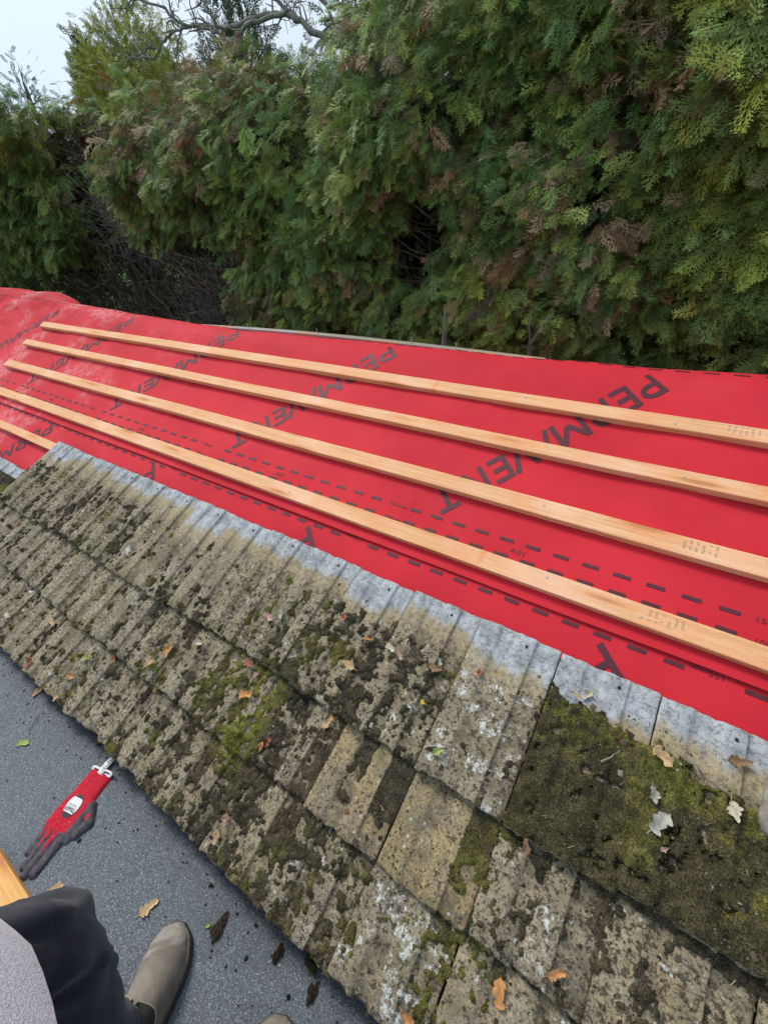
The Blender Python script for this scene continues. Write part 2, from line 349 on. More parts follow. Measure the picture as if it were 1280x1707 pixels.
GLY = {'P': (.62, [[(.08, 0), (.08, 1)], [(.0, .92), (.3, .92)]+arc(.3, .70, .24, .22, 90, -90)+[(.14, .48)]]),
       'R': (.66, [[(.08, 0), (.08, 1)], [(.0, .92), (.3, .92)]+arc(.3, .70, .24, .22, 90, -90)+[(.14, .48)], [(.30, .50), (.60, 0)]]),
       'E': (.58, [[(.08, 0), (.08, 1)], [(.16, .92), (.54, .92)], [(.16, .50), (.48, .50)], [(.16, .08), (.54, .08)]]),
       'M': (.86, [[(.08, 0), (.08, 1)], [(.10, .97), (.45, .30)], [(.45, .30), (.80, .97)], [(.82, 1), (.82, 0)]]),
       'A': (.50, [[(.04, 0), (.34, 1)], [(.34, 1), (.64, 0)]]),
       'V': (.60, [[(.02, 1), (.32, 0)], [(.32, 0), (.62, 1)]]),
       'N': (.86, [[(.08, 0), (.08, 1)], [(.10, .97), (.62, .03)], [(.64, 0), (.64, 1)]]),
       'T': (.62, [[(.0, .92), (.60, .92)], [(.30, .84), (.30, 0)]])}
def stroke_word(name, txt, x0, s0, ang, width, capH, parent, fn, smin=None, shear=.10, sw=.178):
    segs = []; cx = 0
    for ch in txt:
        adv, st = GLY[ch]
        for pl in st:
            for a, b_ in zip(pl[:-1], pl[1:]): segs.append(((a[0]+cx, a[1]), (b_[0]+cx, b_[1])))
        cx += adv+.10
    sx = width/(cx-.10)/capH; V = []; F = []; ca, sa = math.cos(ang), math.sin(ang); lift = 0
    for (a, b_) in segs:
        a = np.array(a)*(sx, 1); b2 = np.array(b_)*(sx, 1); d = b2-a; L = np.hypot(*d); 
        if L < 1e-6: continue
        d /= L; p = np.array((-d[1], d[0]))*sw/2; e = d*(sw*.16 if L < .3 else 0); n = max(1, int(L*capH/.02)); k0 = len(V); lift = (lift+1) % 7
        for k in range(n+1):
            c = (a-e)+(b2-a+2*e)*k/n
            for q in (c-p, c+p):
                q0 = q[0]+q[1]*shear; V.append((x0+(q0*ca-q[1]*sa)*capH, s0+(q0*sa+q[1]*ca)*capH, .0011+lift*.00006))
        for k in range(n): F.append((k0+2*k, k0+2*k+1, k0+2*k+3, k0+2*k+2))
    V = np.array(V); F = np.array(F)
    if smin is not None: F = F[(V[F][:, :, 1] > smin).all(1)]
    if not len(F): return
    # lift off along the local surface normal
    e1 = fn(V[:, 0]+.002, V[:, 1], 0.0)-fn(V[:, 0]-.002, V[:, 1], 0.0); e2 = fn(V[:, 0], V[:, 1]+.002, 0.0)-fn(V[:, 0], V[:, 1]-.002, 0.0); nn = np.cross(e1, e2); nn /= np.linalg.norm(nn, axis=1, keepdims=True)
    P = fn(V[:, 0], V[:, 1], 0.0)+nn*V[:, 2:3]
    u, inv = np.unique(F.ravel(), return_inverse=True)
    return link(name, mesh_np(name, P[u], inv.reshape(-1, 4)), M['ink'], parent)
def upf(X, S, off): P = upper(X, S); Q = memb(X, S, off)-memb(X, S, 0); return P+Q
lof = lambda X, S, off: memb(X, S, -.006+off)
TA = math.atan2(-.79, -.62)
for k, x0 in enumerate([.93, -.075, -1.10, -2.11, -3.14, -4.17]):
    stroke_word('printed_word', 'PERMAVENT', x0, 1.268, TA, .83, .10, up_s, upf, smin=.385)
for x0, s0 in [(1.03, .345), (.035, .348), (-.955, .355), (-1.93, .366), (-2.96, .385), (-3.97, .40)]:
    stroke_word('printed_word', 'PERMAVENT', x0, s0, TA, .83, .10, lo_s, lof, smin=-.3)
def dash_row(x_phase, s, xa, xb, gaps, parent, fn, name='printed_dashes', wd=.042, ht=.0105, per=.0792):
    V = []; F = []
    k0 = math.ceil((xa-x_phase)/per)
    for k in range(k0, int((xb-x_phase)/per)):
        a = x_phase+k*per
        if any(g0 < a+wd and a < g1 for g0, g1 in gaps): continue
        xs = np.array([a, a+wd/2, a+wd]); b = len(V)
        for q in (s-ht/2, s+ht/2): V += list(fn(xs, np.full(3, q), .0014))
        F += [(b, b+1, b+4, b+3), (b+1, b+2, b+5, b+4)]
    DASH.setdefault(parent.name, []).append((V, F))
DASH = {}
T150 = [.32-1.022*k for k in range(6)]
dash_row(-.386, .533, -6, 1.2, [(x-.01, x+.075) for x in T150], up_s, upf)
dash_row(-.386, .481, -6, 1.2, [(x-.01, x+.075) for x in T150], up_s, upf)
for x in T150:
    print_text('printed_mark', '150mm', x, .527, -.03, .065, .0135, up_s, upf)
    print_text('printed_mark', '100mm', x+.005, .474, -.03, .065, .0135, up_s, upf)
for k in range(5): print_text('printed_mark', 'A01', -.265-.972*k, .497, -.03, .042, .016, up_s, upf)
L150 = [.285-1.022*k for k in range(6)]
dash_row(-.466, .362, -6, 1.2, [(x-.07, x+.01) for x in L150], lo_s, lof)
for x in L150: print_text('printed_mark', '150mm', x, .377, math.pi, .065, .0135, lo_s, lof)
dash_row(-.4, 1.318, -6, 1.2, [], up_s, upf); dash_row(-.4, 1.375, -6, 1.2, [], up_s, upf)
for sh in (up_s, lo_s):                     # the dashes are print in the sheet itself
    bm = bmesh.new(); bm.from_mesh(sh.data); sh.data.materials.append(M['ink'])
    for V, F in DASH[sh.name]:
        vv = [bm.verts.new(tuple(p)) for p in V]
        for f in F:
            fc = bm.faces.new([vv[i] for i in f]); fc.material_index = 1
    bm.to_mesh(sh.data); bm.free()

# ------------------------------------------------------------------ battens
def batten(xa, xb, v, wd, label, top=-.014, th=.025, dv=0.0, stamp=None, nails=()):
    L = xb-xa; b = MB(); n = max(2, int(L/.12))
    rings = []
    bev = .0016
    prof = [(-wd/2, -th+.001), (-wd/2, -bev), (-wd/2+bev, 0), (wd/2-bev, 0), (wd/2, -bev), (wd/2, -th+.001)]
    for i in range(n+1):
        x = -L/2+L*i/n; wy = .0008*math.sin(i*.5+v*9)+.0005*random.uniform(-1, 1); wz = .0003*math.sin(i*.6+v*5)
        rings.append([b.bm.verts.new((x, p[0]+wy, p[1]+wz)) for p in prof])
    for i in range(n):
        for k in range(len(prof)): b.bm.faces.new((rings[i][k], rings[i+1][k], rings[i+1][(k+1) % 6], rings[i][(k+1) % 6]))
    b.bm.faces.new(rings[0]); b.bm.faces.new(rings[-1][::-1])
    o = b.build('roof_batten', M['batten']); o.location = R((xa+xb)/2, v, top)
    o.rotation_euler = (PT, 0, 0); o.rotation_mode = 'XYZ'
    if dv: o.matrix_world = Matrix.Translation(o.location) @ Matrix.Rotation(PT, 4, 'X') @ Matrix.Rotation(dv/L, 4, 'Z')
    tag(o, label, 'batten', 'roofing battens nailed across the red membrane')
    for nx, ny in nails:
        m = MB(); bmesh.ops.create_cone(m.bm, cap_ends=True, segments=12, radius1=.0036, radius2=.0030, depth=.0016, matrix=Matrix.Translation((nx-(xa+xb)/2, ny, .0012)))
        m.build('nail_head', M['steel'], o)
    if stamp:
        m = MB(); rr = random.Random(int(stamp*100))
        for c in range(6):
            for r in range(5):
                if rr.random() < .25: continue
                x = stamp-(xa+xb)/2+c*.014+rr.uniform(-.001, .001); y = .016-r*.0062
                m.box((x, y, .00045), (x+.0055, y+.0034, .0007))
        m.build('faded_stamp', M['stamp'], o)
    return o
batten(-4.12, 1.25, 1.062, .050, 'sawn timber batten nearest the ridge, topmost of the five on red membrane', nails=[(-.42, .008), (.04, -.006), (-1.5, .004)], stamp=.17)
batten(-4.10, 1.25, .872, .048, 'timber batten second down from the ridge with rusty orange resin bands', nails=[(-.9, .01), (-2.0, 0), (.10, .0)])
batten(-4.05, 1.25, .662, .055, 'timber batten third down from the ridge, above the two rows of printed dashes', nails=[(-.22, .006), (-1.35, 0), (-1.95, .01)], stamp=.14)
batten(-5.6, 1.25, .441, .055, 'timber batten fourth down, along the lapped lower edge of the upper membrane sheet', nails=[(-.14, .012), (.095, -.006), (-1.1, 0), (-1.8, .004)], stamp=.11)
batten(-5.6, 1.25, .237, .046, 'lowest timber batten, mostly hidden under the top course of tiles', top=-.016)
# weathered board behind the ridge
b = MB()
P0, P1 = Vector((-2.75, 1.765, .712)), Vector((-.45, 1.765, .738))
n = 24
for i in range(n):
    a = P0.lerp(P1, i/n); c = P0.lerp(P1, (i+1)/n)
    bow = lambda t: .018*math.sin(math.pi*t)
    z0, z1 = a.z+bow(i/n), c.z+bow((i+1)/n)
    vs = [b.bm.verts.new(q) for q in [(a.x, 1.75, z0-.16), (c.x, 1.75, z1-.16), (c.x, 1.79, z1-.16), (a.x, 1.79, z0-.16), (a.x, 1.75, z0), (c.x, 1.75, z1), (c.x, 1.79, z1), (a.x, 1.79, z0)]]
    for f in [(0, 1, 5, 4), (4, 5, 6, 7), (3, 7, 6, 2), (0, 3, 2, 1)]: b.bm.faces.new([vs[j] for j in f])
    if i == 0: b.bm.faces.new([vs[j] for j in (0, 4, 7, 3)])
    if i == n-1: b.bm.faces.new([vs[j] for j in (1, 2, 6, 5)])
bmesh.ops.remove_doubles(b.bm, verts=b.bm.verts[:], dist=1e-5)
bo = b.build('timber_board', M['board']); tag(bo, 'weathered grey timber board standing on edge behind the ridge of red membrane', 'board')
for x in (-2.15, -1.62, -1.05, -.83):
    m = MB(); t = (x+2.75)/2.3; z = .712+.026*t+.018*math.sin(math.pi*t)
    m.tube([(x, 1.765, z-.01), (x+.002, 1.763, z+.028)], .0018, 6); m.build('nail', M['steel'], bo)

# ------------------------------------------------------------------ tiles
J = [.86, .64, .40, .176, -.042, -.252, -.459, -.656, -.850, -1.047, -1.244, -1.440, -1.636, -1.832, -2.028, -2.228, -2.43, -2.635, -2.835, -3.035, -3.235, -3.435]
TW0, TK, TL = -.004, .040, .392
PROF_T = [0, .015, .10, .20, .245, .285, .30, .46, .49, .53, .555, .66, .70, .735, .75, .90, .985, 1.0]
PROF_H = [-.5, 1, .6, .2, 0, 1.2, 6.5, 7.0, 6.6, 1.4, .2, 0, .6, 6.0, 6.8, 7.0, 6.2, 5.5]
def prof(t):                                # t=0 at the right side of a tile, 1 at its left
    return np.interp(t, PROF_T, PROF_H)*.001*1.25
ROWS = {1: .272, 2: .060, 3: -.152}          # head position up the slope
ROWTAIL = {1: -.115, 2: -.330, 3: -.538}
tv = {}
def make_tile(row, ci):
    xr, xl = J[ci], J[ci+1]; wd = xr-xl-.0028
    rr = random.Random(row*100+ci); jv = rr.uniform(-.008, .008); jw = rr.uniform(-.002, .003)
    if row == 1 and ci in (2, 3): jw -= .003
    if row == 1 and ci == 4: jw += .004
    vh = ROWS[row]+rr.uniform(-.003, .003); L = vh-ROWTAIL[row]+jv; tv[(row, ci)] = (jw, vh-L)
    ts = np.unique(np.concatenate([PROF_T, np.linspace(0, 1, 21)])); ny = 26
    ys = np.linspace(0, -L, ny); X = -ts*wd; nx = len(ts)
    G = np.zeros((ny, nx, 3)); e = np.array([fbm(np.array([X[i]*60+ci*7]), np.array([row*3.3]), 1., 3, 3)[0]-.5 for i in range(nx)])
    for j, y in enumerate(ys):
        G[j, :, 0] = X+(rr.uniform(-.0006, .0006) if 0 < j < ny-1 else 0)
        G[j, :, 1] = y
        G[j, :, 2] = prof(ts)-y*TK/L+(fbm(X*1+ci*3.1, np.full(nx, y+row), 28, 3, 8)-.5)*.0035
    G[0, :, 1] += e*.007; G[0, :, 2] -= .0035; G[1, :, 1] = -.004+e*.007
    G[-1, :, 1] += e*.018; G[-1, :, 2] -= .004; G[-2, :, 1] = G[-1, :, 1]+.004
    if rr.random() < .45:                    # a chipped corner
        q = 0 if rr.random() < .5 else -1; a = rr.uniform(.006, .016)
        for d in range(3):
            kx = d if q == 0 else nx-1-d; G[-1, kx, 1] += a*(1-d/3); G[-2, kx, 1] += a*(1-d/3)
    top = G.reshape(-1, 3); bot = G.copy(); bot[:, :, 2] -= .018; bot = bot.reshape(-1, 3)
    N = nx*ny; idx = np.arange(N).reshape(ny, nx)
    q = lambda a: np.stack([a[:-1, :-1], a[1:, :-1], a[1:, 1:], a[:-1, 1:]], -1).reshape(-1, 4)
    F = [q(idx)[:, ::1], q(idx+N)[:, ::-1]]
    def side(line, flip):
        s = np.stack([line[:-1], line[1:], line[1:]+N, line[:-1]+N], -1); return s[:, ::-1] if flip else s
    F += [side(idx[0], False), side(idx[-1], True), side(idx[:, 0], True), side(idx[:, -1], False)]
    me = mesh_np('roof_tile', np.concatenate([top, bot]), np.concatenate(F))
    bm = bmesh.new(); bm.from_mesh(me); bmesh.ops.recalc_face_normals(bm, faces=bm.faces[:]); bm.to_mesh(me); bm.free()
    tq = np.tile(ts, 2*ny); setcol(me, np.repeat(np.clip(1-prof(tq)/.008, 0, 1)[:, None], 3, 1)); o = link('roof_tile', me, M['tile'])
    o.location = R(xr-.0014, vh, TW0+jw); o.rotation_euler = (PT, rr.uniform(-.014, .014), rr.uniform(-.0035, .0035))
    och = rr.uniform(0, .45); li = rr.uniform(-.1, .45); dk = rr.uniform(.1, .75)
    look = rr.choice(['lichen-spotted', 'mossy brown', 'weathered grey', 'rough brown'])
    sp = {(1, 4): (.15, .95, .45, 'white-lichened'), (1, 5): (.3, .6, .4, 'lichen-patched'), (2, 4): (1, -.6, -.4, 'bare ochre'), (2, 5): (1, -.6, -.2, 'moss-striped ochre'),
          (1, 2): (0, 0, .4, 'moss-carpeted'), (1, 3): (0, 0, .4, 'moss-carpeted'), (1, 10): (.1, .3, 0, 'pale grey-headed'), (1, 9): (.1, -.2, .0, 'pale streaked'), (1, 17): (.8, .1, .4, 'ochre-streaked'),
          (2, 3): (.15, .4, .5, 'lichen-patched'), (2, 2): (.5, .25, .8, 'black-spotted buff'), (3, 5): (.1, .5, .6, 'white-spotted'), (3, 4): (.2, .85, .6, 'white-blotched'), (2, 11): (.5, .0, .1, 'plum-grey'), (1, 11): (.4, .6, .1, 'white-headed')}
    if (row, ci) in sp: och, li, dk, look = sp[(row, ci)]
    o.color = (och, li, dk, 1)
    crs = {1: 'top', 2: 'middle', 3: 'bottom'}[row]; k = ci-2
    ordn = ['first', 'second', 'third', 'fourth', 'fifth', 'sixth', 'seventh', 'eighth', 'ninth', 'tenth', 'eleventh', 'twelfth', 'thirteenth', 'fourteenth', 'fifteenth', 'sixteenth', 'seventeenth', 'eighteenth', 'nineteenth'][max(k, 0)]
    pos = f'{ordn} from the right edge of the photo' if k >= 0 else 'just outside the right edge of the photo'
    tag(o, f'{look} concrete tile in the {crs} course, {pos}', 'roof tile', 'old interlocking concrete roof tiles')
    if row == 1:
        m = MB(); tt = .38; bmesh.ops.create_cone(m.bm, cap_ends=True, segments=14, radius1=.0034, radius2=.0034, depth=.0012, matrix=Matrix.Translation((-tt*wd, -.027, prof(tt)+.0016+.027*TK/L)))
        m.build('nail_hole', M['hole'], o)
    return o
for ci in range(1, 17): make_tile(1, ci)
for ci in range(1, 20): make_tile(2, ci)
for ci in range(2, 16): make_tile(3, ci)
def row_at(v, ci):
    if v > tv.get((1, ci), (0, 9))[1]: return 1
    if v > tv.get((2, ci), (0, 9))[1]: return 2
    return 3
Jn = np.array(J)
def tile_top(x, v):                          # height of the visible tile surface, arrays
    x = np.asarray(x, float); v = np.asarray(v, float)
    ci = np.clip(np.searchsorted(-Jn, -x, side='right')-1, 0, len(J)-2)
    t = (Jn[ci]-x)/(Jn[ci]-Jn[ci+1])
    tail1 = np.array([tv.get((1, c), (0, 9))[1] for c in range(len(J))]); tail2 = np.array([tv.get((2, c), (0, 9))[1] for c in range(len(J))])
    j1 = np.array([[tv.get((r, c), (0, 0))[0] for c in range(len(J))] for r in (1, 2, 3)])
    row = np.where(v > tail1[ci], 0, np.where(v > tail2[ci], 1, 2))
    vh = np.array([ROWS[1], ROWS[2], ROWS[3]])[row]
    return TW0+j1[row, ci]+prof(t)+(vh-v)*TK/.39, ci, row, t

# ------------------------------------------------------------------ moss
def moss_field():
    st = .0036
    xs = np.arange(-3.0, .62, st); vs = np.arange(-.535, .262, st); X, V = np.meshgrid(xs, vs)
    W, ci, row, t = tile_top(X, V)
    tails = np.array([-.115, -.330, -.538])
    below = np.where(row == 1, -.115-V, np.where(row == 2, -.330-V, 9.))   # distance below an overlapping tail
    above = V-tails[row]
    f = fbm(X, V, 9, 5, 11); f2 = fbm(X+5, V+3, 42, 4, 23); f3 = fbm(X, V, 95, 3, 41)
    dens = .115*np.ones_like(X)
    dens += .10*np.exp(-below/.008)                       # moss under each lap
    dens += .13*np.exp(-np.minimum(t, 1-t)*(.2)/.007)     # along side joints
    dens += .07*(prof(t) < .003)
    mid = smooth(-1.15, -.75, X)*smooth(-.2, -.45, X); dens += .09*mid
    dens += .02*smooth(-.9, -1.4, X)*(row == 0)-.03*smooth(-1.0, -1.4, X)*(row > 0)
    dens -= .4*smooth(.13, .20, V+.05*(f-.5))*(ci > 3)
    old = ((row == 0) & (ci >= 7) & (ci <= 11)); dens -= .10*old*smooth(-.03, .10, V)
    clean = ((row == 1) & ((ci == 4) | (ci == 5))); dens = np.where(clean, -.2+.62*(prof(np.clip(t+.07*(f3-.5)+.05*(f2-.5), 0, 1)) < .003)*((ci == 5) | (t < .24+.2*f2))*smooth(-.33, -.20, V+.09*(f2-.5)), dens)
    dens = np.where((row == 0) & (ci == 4), dens-.08, dens)
    carpet = (row == 0) & (ci <= 3)
    edge = .178-.055*smooth(.12, .40, X)+.05*(f2-.5)+.03*(f3-.5)      # upper limit of the moss carpet
    cden = (.30+.75*smooth(.28, .46, f2))*smooth(edge, edge-.03, V)-.5*smooth(edge-.005, edge+.01, V)
    dens = np.where(carpet, cden, dens)
    dens = np.where((row == 1) & (ci <= 3), np.maximum(dens, .7*smooth(.03, .0, below+.05*(f-.35))), dens)
    g = .22*f+.42*f2+.36*f3+dens
    thick = smooth(.715, .82, g)*(~((ci >= 17) & (V > .0)))*(~((row == 2) & ((X < -2.2) | (X > .395))))
    hgt = thick*(.0015+.006*f2+.004*f3)
    hgt = np.where(carpet, thick*(.002+.012*fbm(X, V, 16, 3, 12)*smooth(.3, .6, fbm(X, V, 12, 2, 19))+.010*f2+.007*f3), hgt)
    fr = fbm(X+9, V+2, 7, 4, 77); fg = fbm(X, V, 45, 3, 55)
    base = np.zeros(X.shape+(3,))
    dkc = np.array((.070, .062, .042)); olive = np.array((.120, .112, .036)); brt = np.array((.20, .21, .035)); brn = np.array((.092, .074, .050))
    wol = smooth(.50, .62, fr+.10*(fg-.5)); wbr = .7*smooth(.70, .80, fr+.3*(fg-.5)+.03*mid); wbn = smooth(.5, .62, fbm(X, V, 6, 3, 91))
    base = dkc*(1-wbn[..., None])+brn*wbn[..., None]
    base = base*(1-wol[..., None])+olive*wol[..., None]; base = base*(1-wbr[..., None])+brt*wbr[..., None]
    cg = carpet & True
    gz = np.clip(smooth(.09, .19, V)*smooth(.42, .60, fg+.15*(fr-.4))+smooth(.34, .52, fr+.35*(fg-.5))*.9*smooth(.13, .22, X)+.5*smooth(.5, .62, fg)*smooth(.0, .1, V)+.15, 0, 1)
    cb = np.array((.062, .052, .034))*(1-gz[..., None])+np.array((.150, .145, .038))*gz[..., None]
    base = np.where(cg[..., None], cb, base)*(.72+.56*smooth(.35, .65, fbm(X, V, 60, 3, 88)))[..., None]
    keep = hgt > .0008
    P = Rn(X, V, W+hgt-.0006)
    n, mcol = X.shape; idx = np.arange(n*mcol).reshape(n, mcol)
    kq = keep[:-1, :-1] | keep[1:, :-1] | keep[1:, 1:] | keep[:-1, 1:]
    same = (row[:-1, :-1] == row[1:, :-1]) & (ci[:-1, :-1] == ci[:-1, 1:])
    kq &= (same | (hgt[:-1, :-1] > .006))
    F = np.stack([idx[:-1, :-1], idx[:-1, 1:], idx[1:, 1:], idx[1:, :-1]], -1)[kq]
    used, inv = np.unique(F.ravel(), return_inverse=True)
    me = mesh_np('moss', P.reshape(-1, 3)[used], inv.reshape(-1, 4)); setcol(me, base.reshape(-1, 3)[used])
    o = link('moss', me, M['moss'], None, True); tag(o, kind='stuff', label='dark and olive moss growing over the tiles and along their laps', cat='moss')
    return X, V, W, hgt, ci, row
MX, MV, MWt, MH, MCI, MROW = moss_field()
def surf_at(x, v):
    w = float(tile_top(np.array([x]), np.array([v]))[0][0])
    j = int(round((x+3.0)/.0036)); i = int(round((v+.535)/.0036))
    if 0 <= i < MH.shape[0] and 0 <= j < MH.shape[1]: w += float(MH[max(0, i-2):i+3, max(0, j-2):j+3].max())
    return w
# moss tufts: short curled blades over the carpets
def tufts():
    V = []; F = []; Cc = []
    ok = np.argwhere(MH > .004); w = np.where(MCI[ok[:, 0], ok[:, 1]] <= 3, 1.6, 1.); pick = ok[rng.choice(len(ok), 42000, p=w/w.sum())]
    x = MX[pick[:, 0], pick[:, 1]]+rng.uniform(-.002, .002, len(pick)); v = MV[pick[:, 0], pick[:, 1]]; wz = (MWt+MH)[pick[:, 0], pick[:, 1]]
    n = len(x); a = rng.uniform(0, 6.28, n); ln = rng.uniform(.002, .0075, n); tilt = rng.uniform(.2, 1.4, n); hw = rng.uniform(.0003, .0008, n)
    dx, dv, dw = np.cos(a)*np.sin(tilt)*ln, np.sin(a)*np.sin(tilt)*ln, np.cos(tilt)*ln
    px, pv = -np.sin(a)*hw, np.cos(a)*hw
    A = Rn(x-px, v-pv, wz-.0008); B = Rn(x+px, v+pv, wz-.0008); T = Rn(x+dx, v+dv, wz+dw)
    VV = np.stack([A, B, T], 1).reshape(-1, 3); FF = np.arange(n*3).reshape(-1, 3)
    me = mesh_np('moss_blades', VV, FF)
    fr = fbm(x+9, v+2, 7, 4, 77); g = smooth(.45, .62, fr+rng.normal(0, .07, n))
    col = np.array((.06, .045, .025))*(1-g[:, None])+np.array((.17, .17, .03))*g[:, None]
    dry = rng.random(n) < .05; col[dry] = (.32, .27, .19); col *= rng.uniform(.6, 1.4, (n, 1))
    setcol(me, np.repeat(col, 3, 0)); o = link('moss_blades', me, M['leafdry']); tag(o, kind='stuff', label='fine moss shoots standing up from the moss on the tiles', cat='moss')
tufts()
# crumbs, needles and small debris lying on tiles and felt
def debris():
    n = 5200; x = rng.uniform(-2.6, .55, n); v = rng.uniform(-.52, .20, n)
    dn = fbm(x, v, 6, 3, 15)+.12*smooth(-.95, -.7, x)*smooth(-.25, -.5, x)+.1*(x > .0); keep = dn > rng.uniform(.38, .66, n); x, v = x[keep], v[keep]; n = len(x)
    w = tile_top(x, v)[0]; i = np.clip(np.round((v+.535)/.0036).astype(int), 0, MH.shape[0]-1); j = np.clip(np.round((x+3.0)/.0036).astype(int), 0, MH.shape[1]-1); w = w+MH[i, j]
    long = rng.random(n) < .35; L = np.where(long, rng.uniform(.006, .02, n), np.where(rng.random(n) < .10, rng.uniform(.007, .015, n), rng.uniform(.0018, .005, n))); Wd = np.where(long, rng.uniform(.0004, .0009, n), L*rng.uniform(.4, .9, n))
    a = rng.uniform(0, 6.28, n); h = rng.uniform(.0006, .0022, n)
    ca, sa = np.cos(a), np.sin(a)
    corners = [(-1, -1), (1, -1), (1, 1), (-1, 1)]
    P = []
    for z in (0, 1):
        for cx, cy in corners:
            s = 1 if z == 0 else rng.uniform(.4, .9, n)
            P.append(Rn(x+(cx*L*ca-cy*Wd*sa)*.5*s, v+(cx*L*sa+cy*Wd*ca)*.5*s, w+.0002+z*h))
    P = np.stack(P, 1).reshape(-1, 3); b = np.arange(n)[:, None]*8
    F = np.concatenate([b+np.array(f) for f in [(4, 5, 6, 7), (0, 1, 5, 4), (1, 2, 6, 5), (2, 3, 7, 6), (3, 0, 4, 7)]])
    me = mesh_np('leaf_litter', P, F); pal = np.array([(.05, .035, .022), (.11, .08, .05), (.24, .20, .14), (.38, .34, .27), (.16, .07, .03), (.03, .025, .02)])
    col = pal[rng.choice(6, n, p=[.30, .22, .14, .10, .09, .15])]*rng.uniform(.7, 1.3, (n, 1)); setcol(me, np.repeat(col, 8, 0))
    tag(link('leaf_litter', me, M['leafdry']), kind='stuff', label='needles, crumbs and dry bits scattered over the tiles', cat='litter')
    n = 420; x = rng.uniform(-2.2, -.1, n); y = .03-rng.exponential(.09, n); y = np.maximum(y, -.9); L = rng.uniform(.0015, .006, n); a = rng.uniform(0, 6.28, n); P = []
    for z in (0, 1):
        for cx, cy in corners: P.append(np.stack([x+(cx*np.cos(a)-cy*np.sin(a)*.6)*L*.5, y+(cx*np.sin(a)+cy*np.cos(a)*.6)*L*.5, np.full(n, .0004)+z*L*.4], -1))
    P = np.stack(P, 1).reshape(-1, 3); b = np.arange(n)[:, None]*8
    F = np.concatenate([b+np.array(f) for f in [(4, 5, 6, 7), (0, 1, 5, 4), (1, 2, 6, 5), (2, 3, 7, 6), (3, 0, 4, 7)]])
    me = mesh_np('grit', P, F); setcol(me, np.repeat(pal[rng.choice(6, n, p=[.45, .2, .05, .02, .03, .25])], 8, 0)); tag(link('grit', me, M['leafdry']), kind='stuff', label='dark grit and crumbs on the felt along the eaves', cat='grit')
debris()

# ------------------------------------------------------------------ fallen leaves
def leaf_mesh(L, lobes=4, seed=0, curl=.3, wid=.5, maple=False):
    rr = random.Random(seed); outl = []; n = 56
    for i in range(n):
        s = i/(n-1); body = math.sin(math.pi*min(1, s**.75*.98+.02))**.7
        lob = .42+.58*abs(math.sin(math.pi*lobes*s+.2+.5*math.sin(seed)))**.55*(.85+.3*math.sin(s*9+seed))
        if maple: lob = .35+.65*abs(math.sin(math.pi*2.5*s))**1.3
        outl.append((s*L, body*lob*wid*L*.5*rr.uniform(.92, 1.05)))
    bm = bmesh.new(); rows = []
    wv = rr.uniform(0, 6)
    for s, h in outl:
        row = []
        for f in (-1, -.55, 0, .55, 1):
            y = f*h*(1+.22*math.sin(s/L*8+seed+(2 if f > 0 else 0))); z = curl*(y*y)/(L*.35)+curl*.5*((s/L-.5)**2)*L*.8+.05*L*math.sin(s/L*7+wv+f*2)*curl*1.4+(0 if f else -.002)
            row.append(bm.verts.new((s-L/2, y, z)))
        rows.append(row)
    for i in range(n-1):
        for k in range(4): bm.faces.new((rows[i][k], rows[i+1][k], rows[i+1][k+1], rows[i][k+1]))
    zmin = min(v.co.z for v in bm.verts)
    for v in bm.verts: v.co.z -= zmin
    # stalk
    a = rows[0][2].co.copy(); ring0 = [bm.verts.new(a+Vector((0, q*.0007, .0003))) for q in (-1, 1)]; ring1 = [bm.verts.new(a+Vector((-L*.22, q*.0005+L*.03, .0015))) for q in (-1, 1)]
    bm.faces.new((ring0[0], ring0[1], ring1[1], ring1[0]))
    me = bpy.data.meshes.new('leaf'); bm.to_mesh(me); bm.free(); return me
def leafmat(name, c):
    k = NT(name, .65, .3); oc = k.n('TexCoord', 3); n = k.noise(90, 4, oc)
    cc = k.mix(k.ramp(n, .35, .65), tuple(x*.62 for x in c), c)
    cc = k.mix(k.ramp(k.noise(45, 3, oc), .6, .7), cc, tuple(x*.3 for x in c)); k.col(cc); k.bump(n, .001, .5); return k.m
LC = {'orange': (.58, .27, .09), 'tan': (.56, .37, .19), 'cream': (.60, .52, .38), 'reddish': (.42, .13, .07), 'brown': (.26, .15, .08), 'yellow': (.75, .50, .05), 'grey': (.42, .39, .33), 'green': (.34, .42, .10), 'pinkish': (.50, .30, .24)}
LM = {k: leafmat('leaf_'+k, c) for k, c in LC.items()}
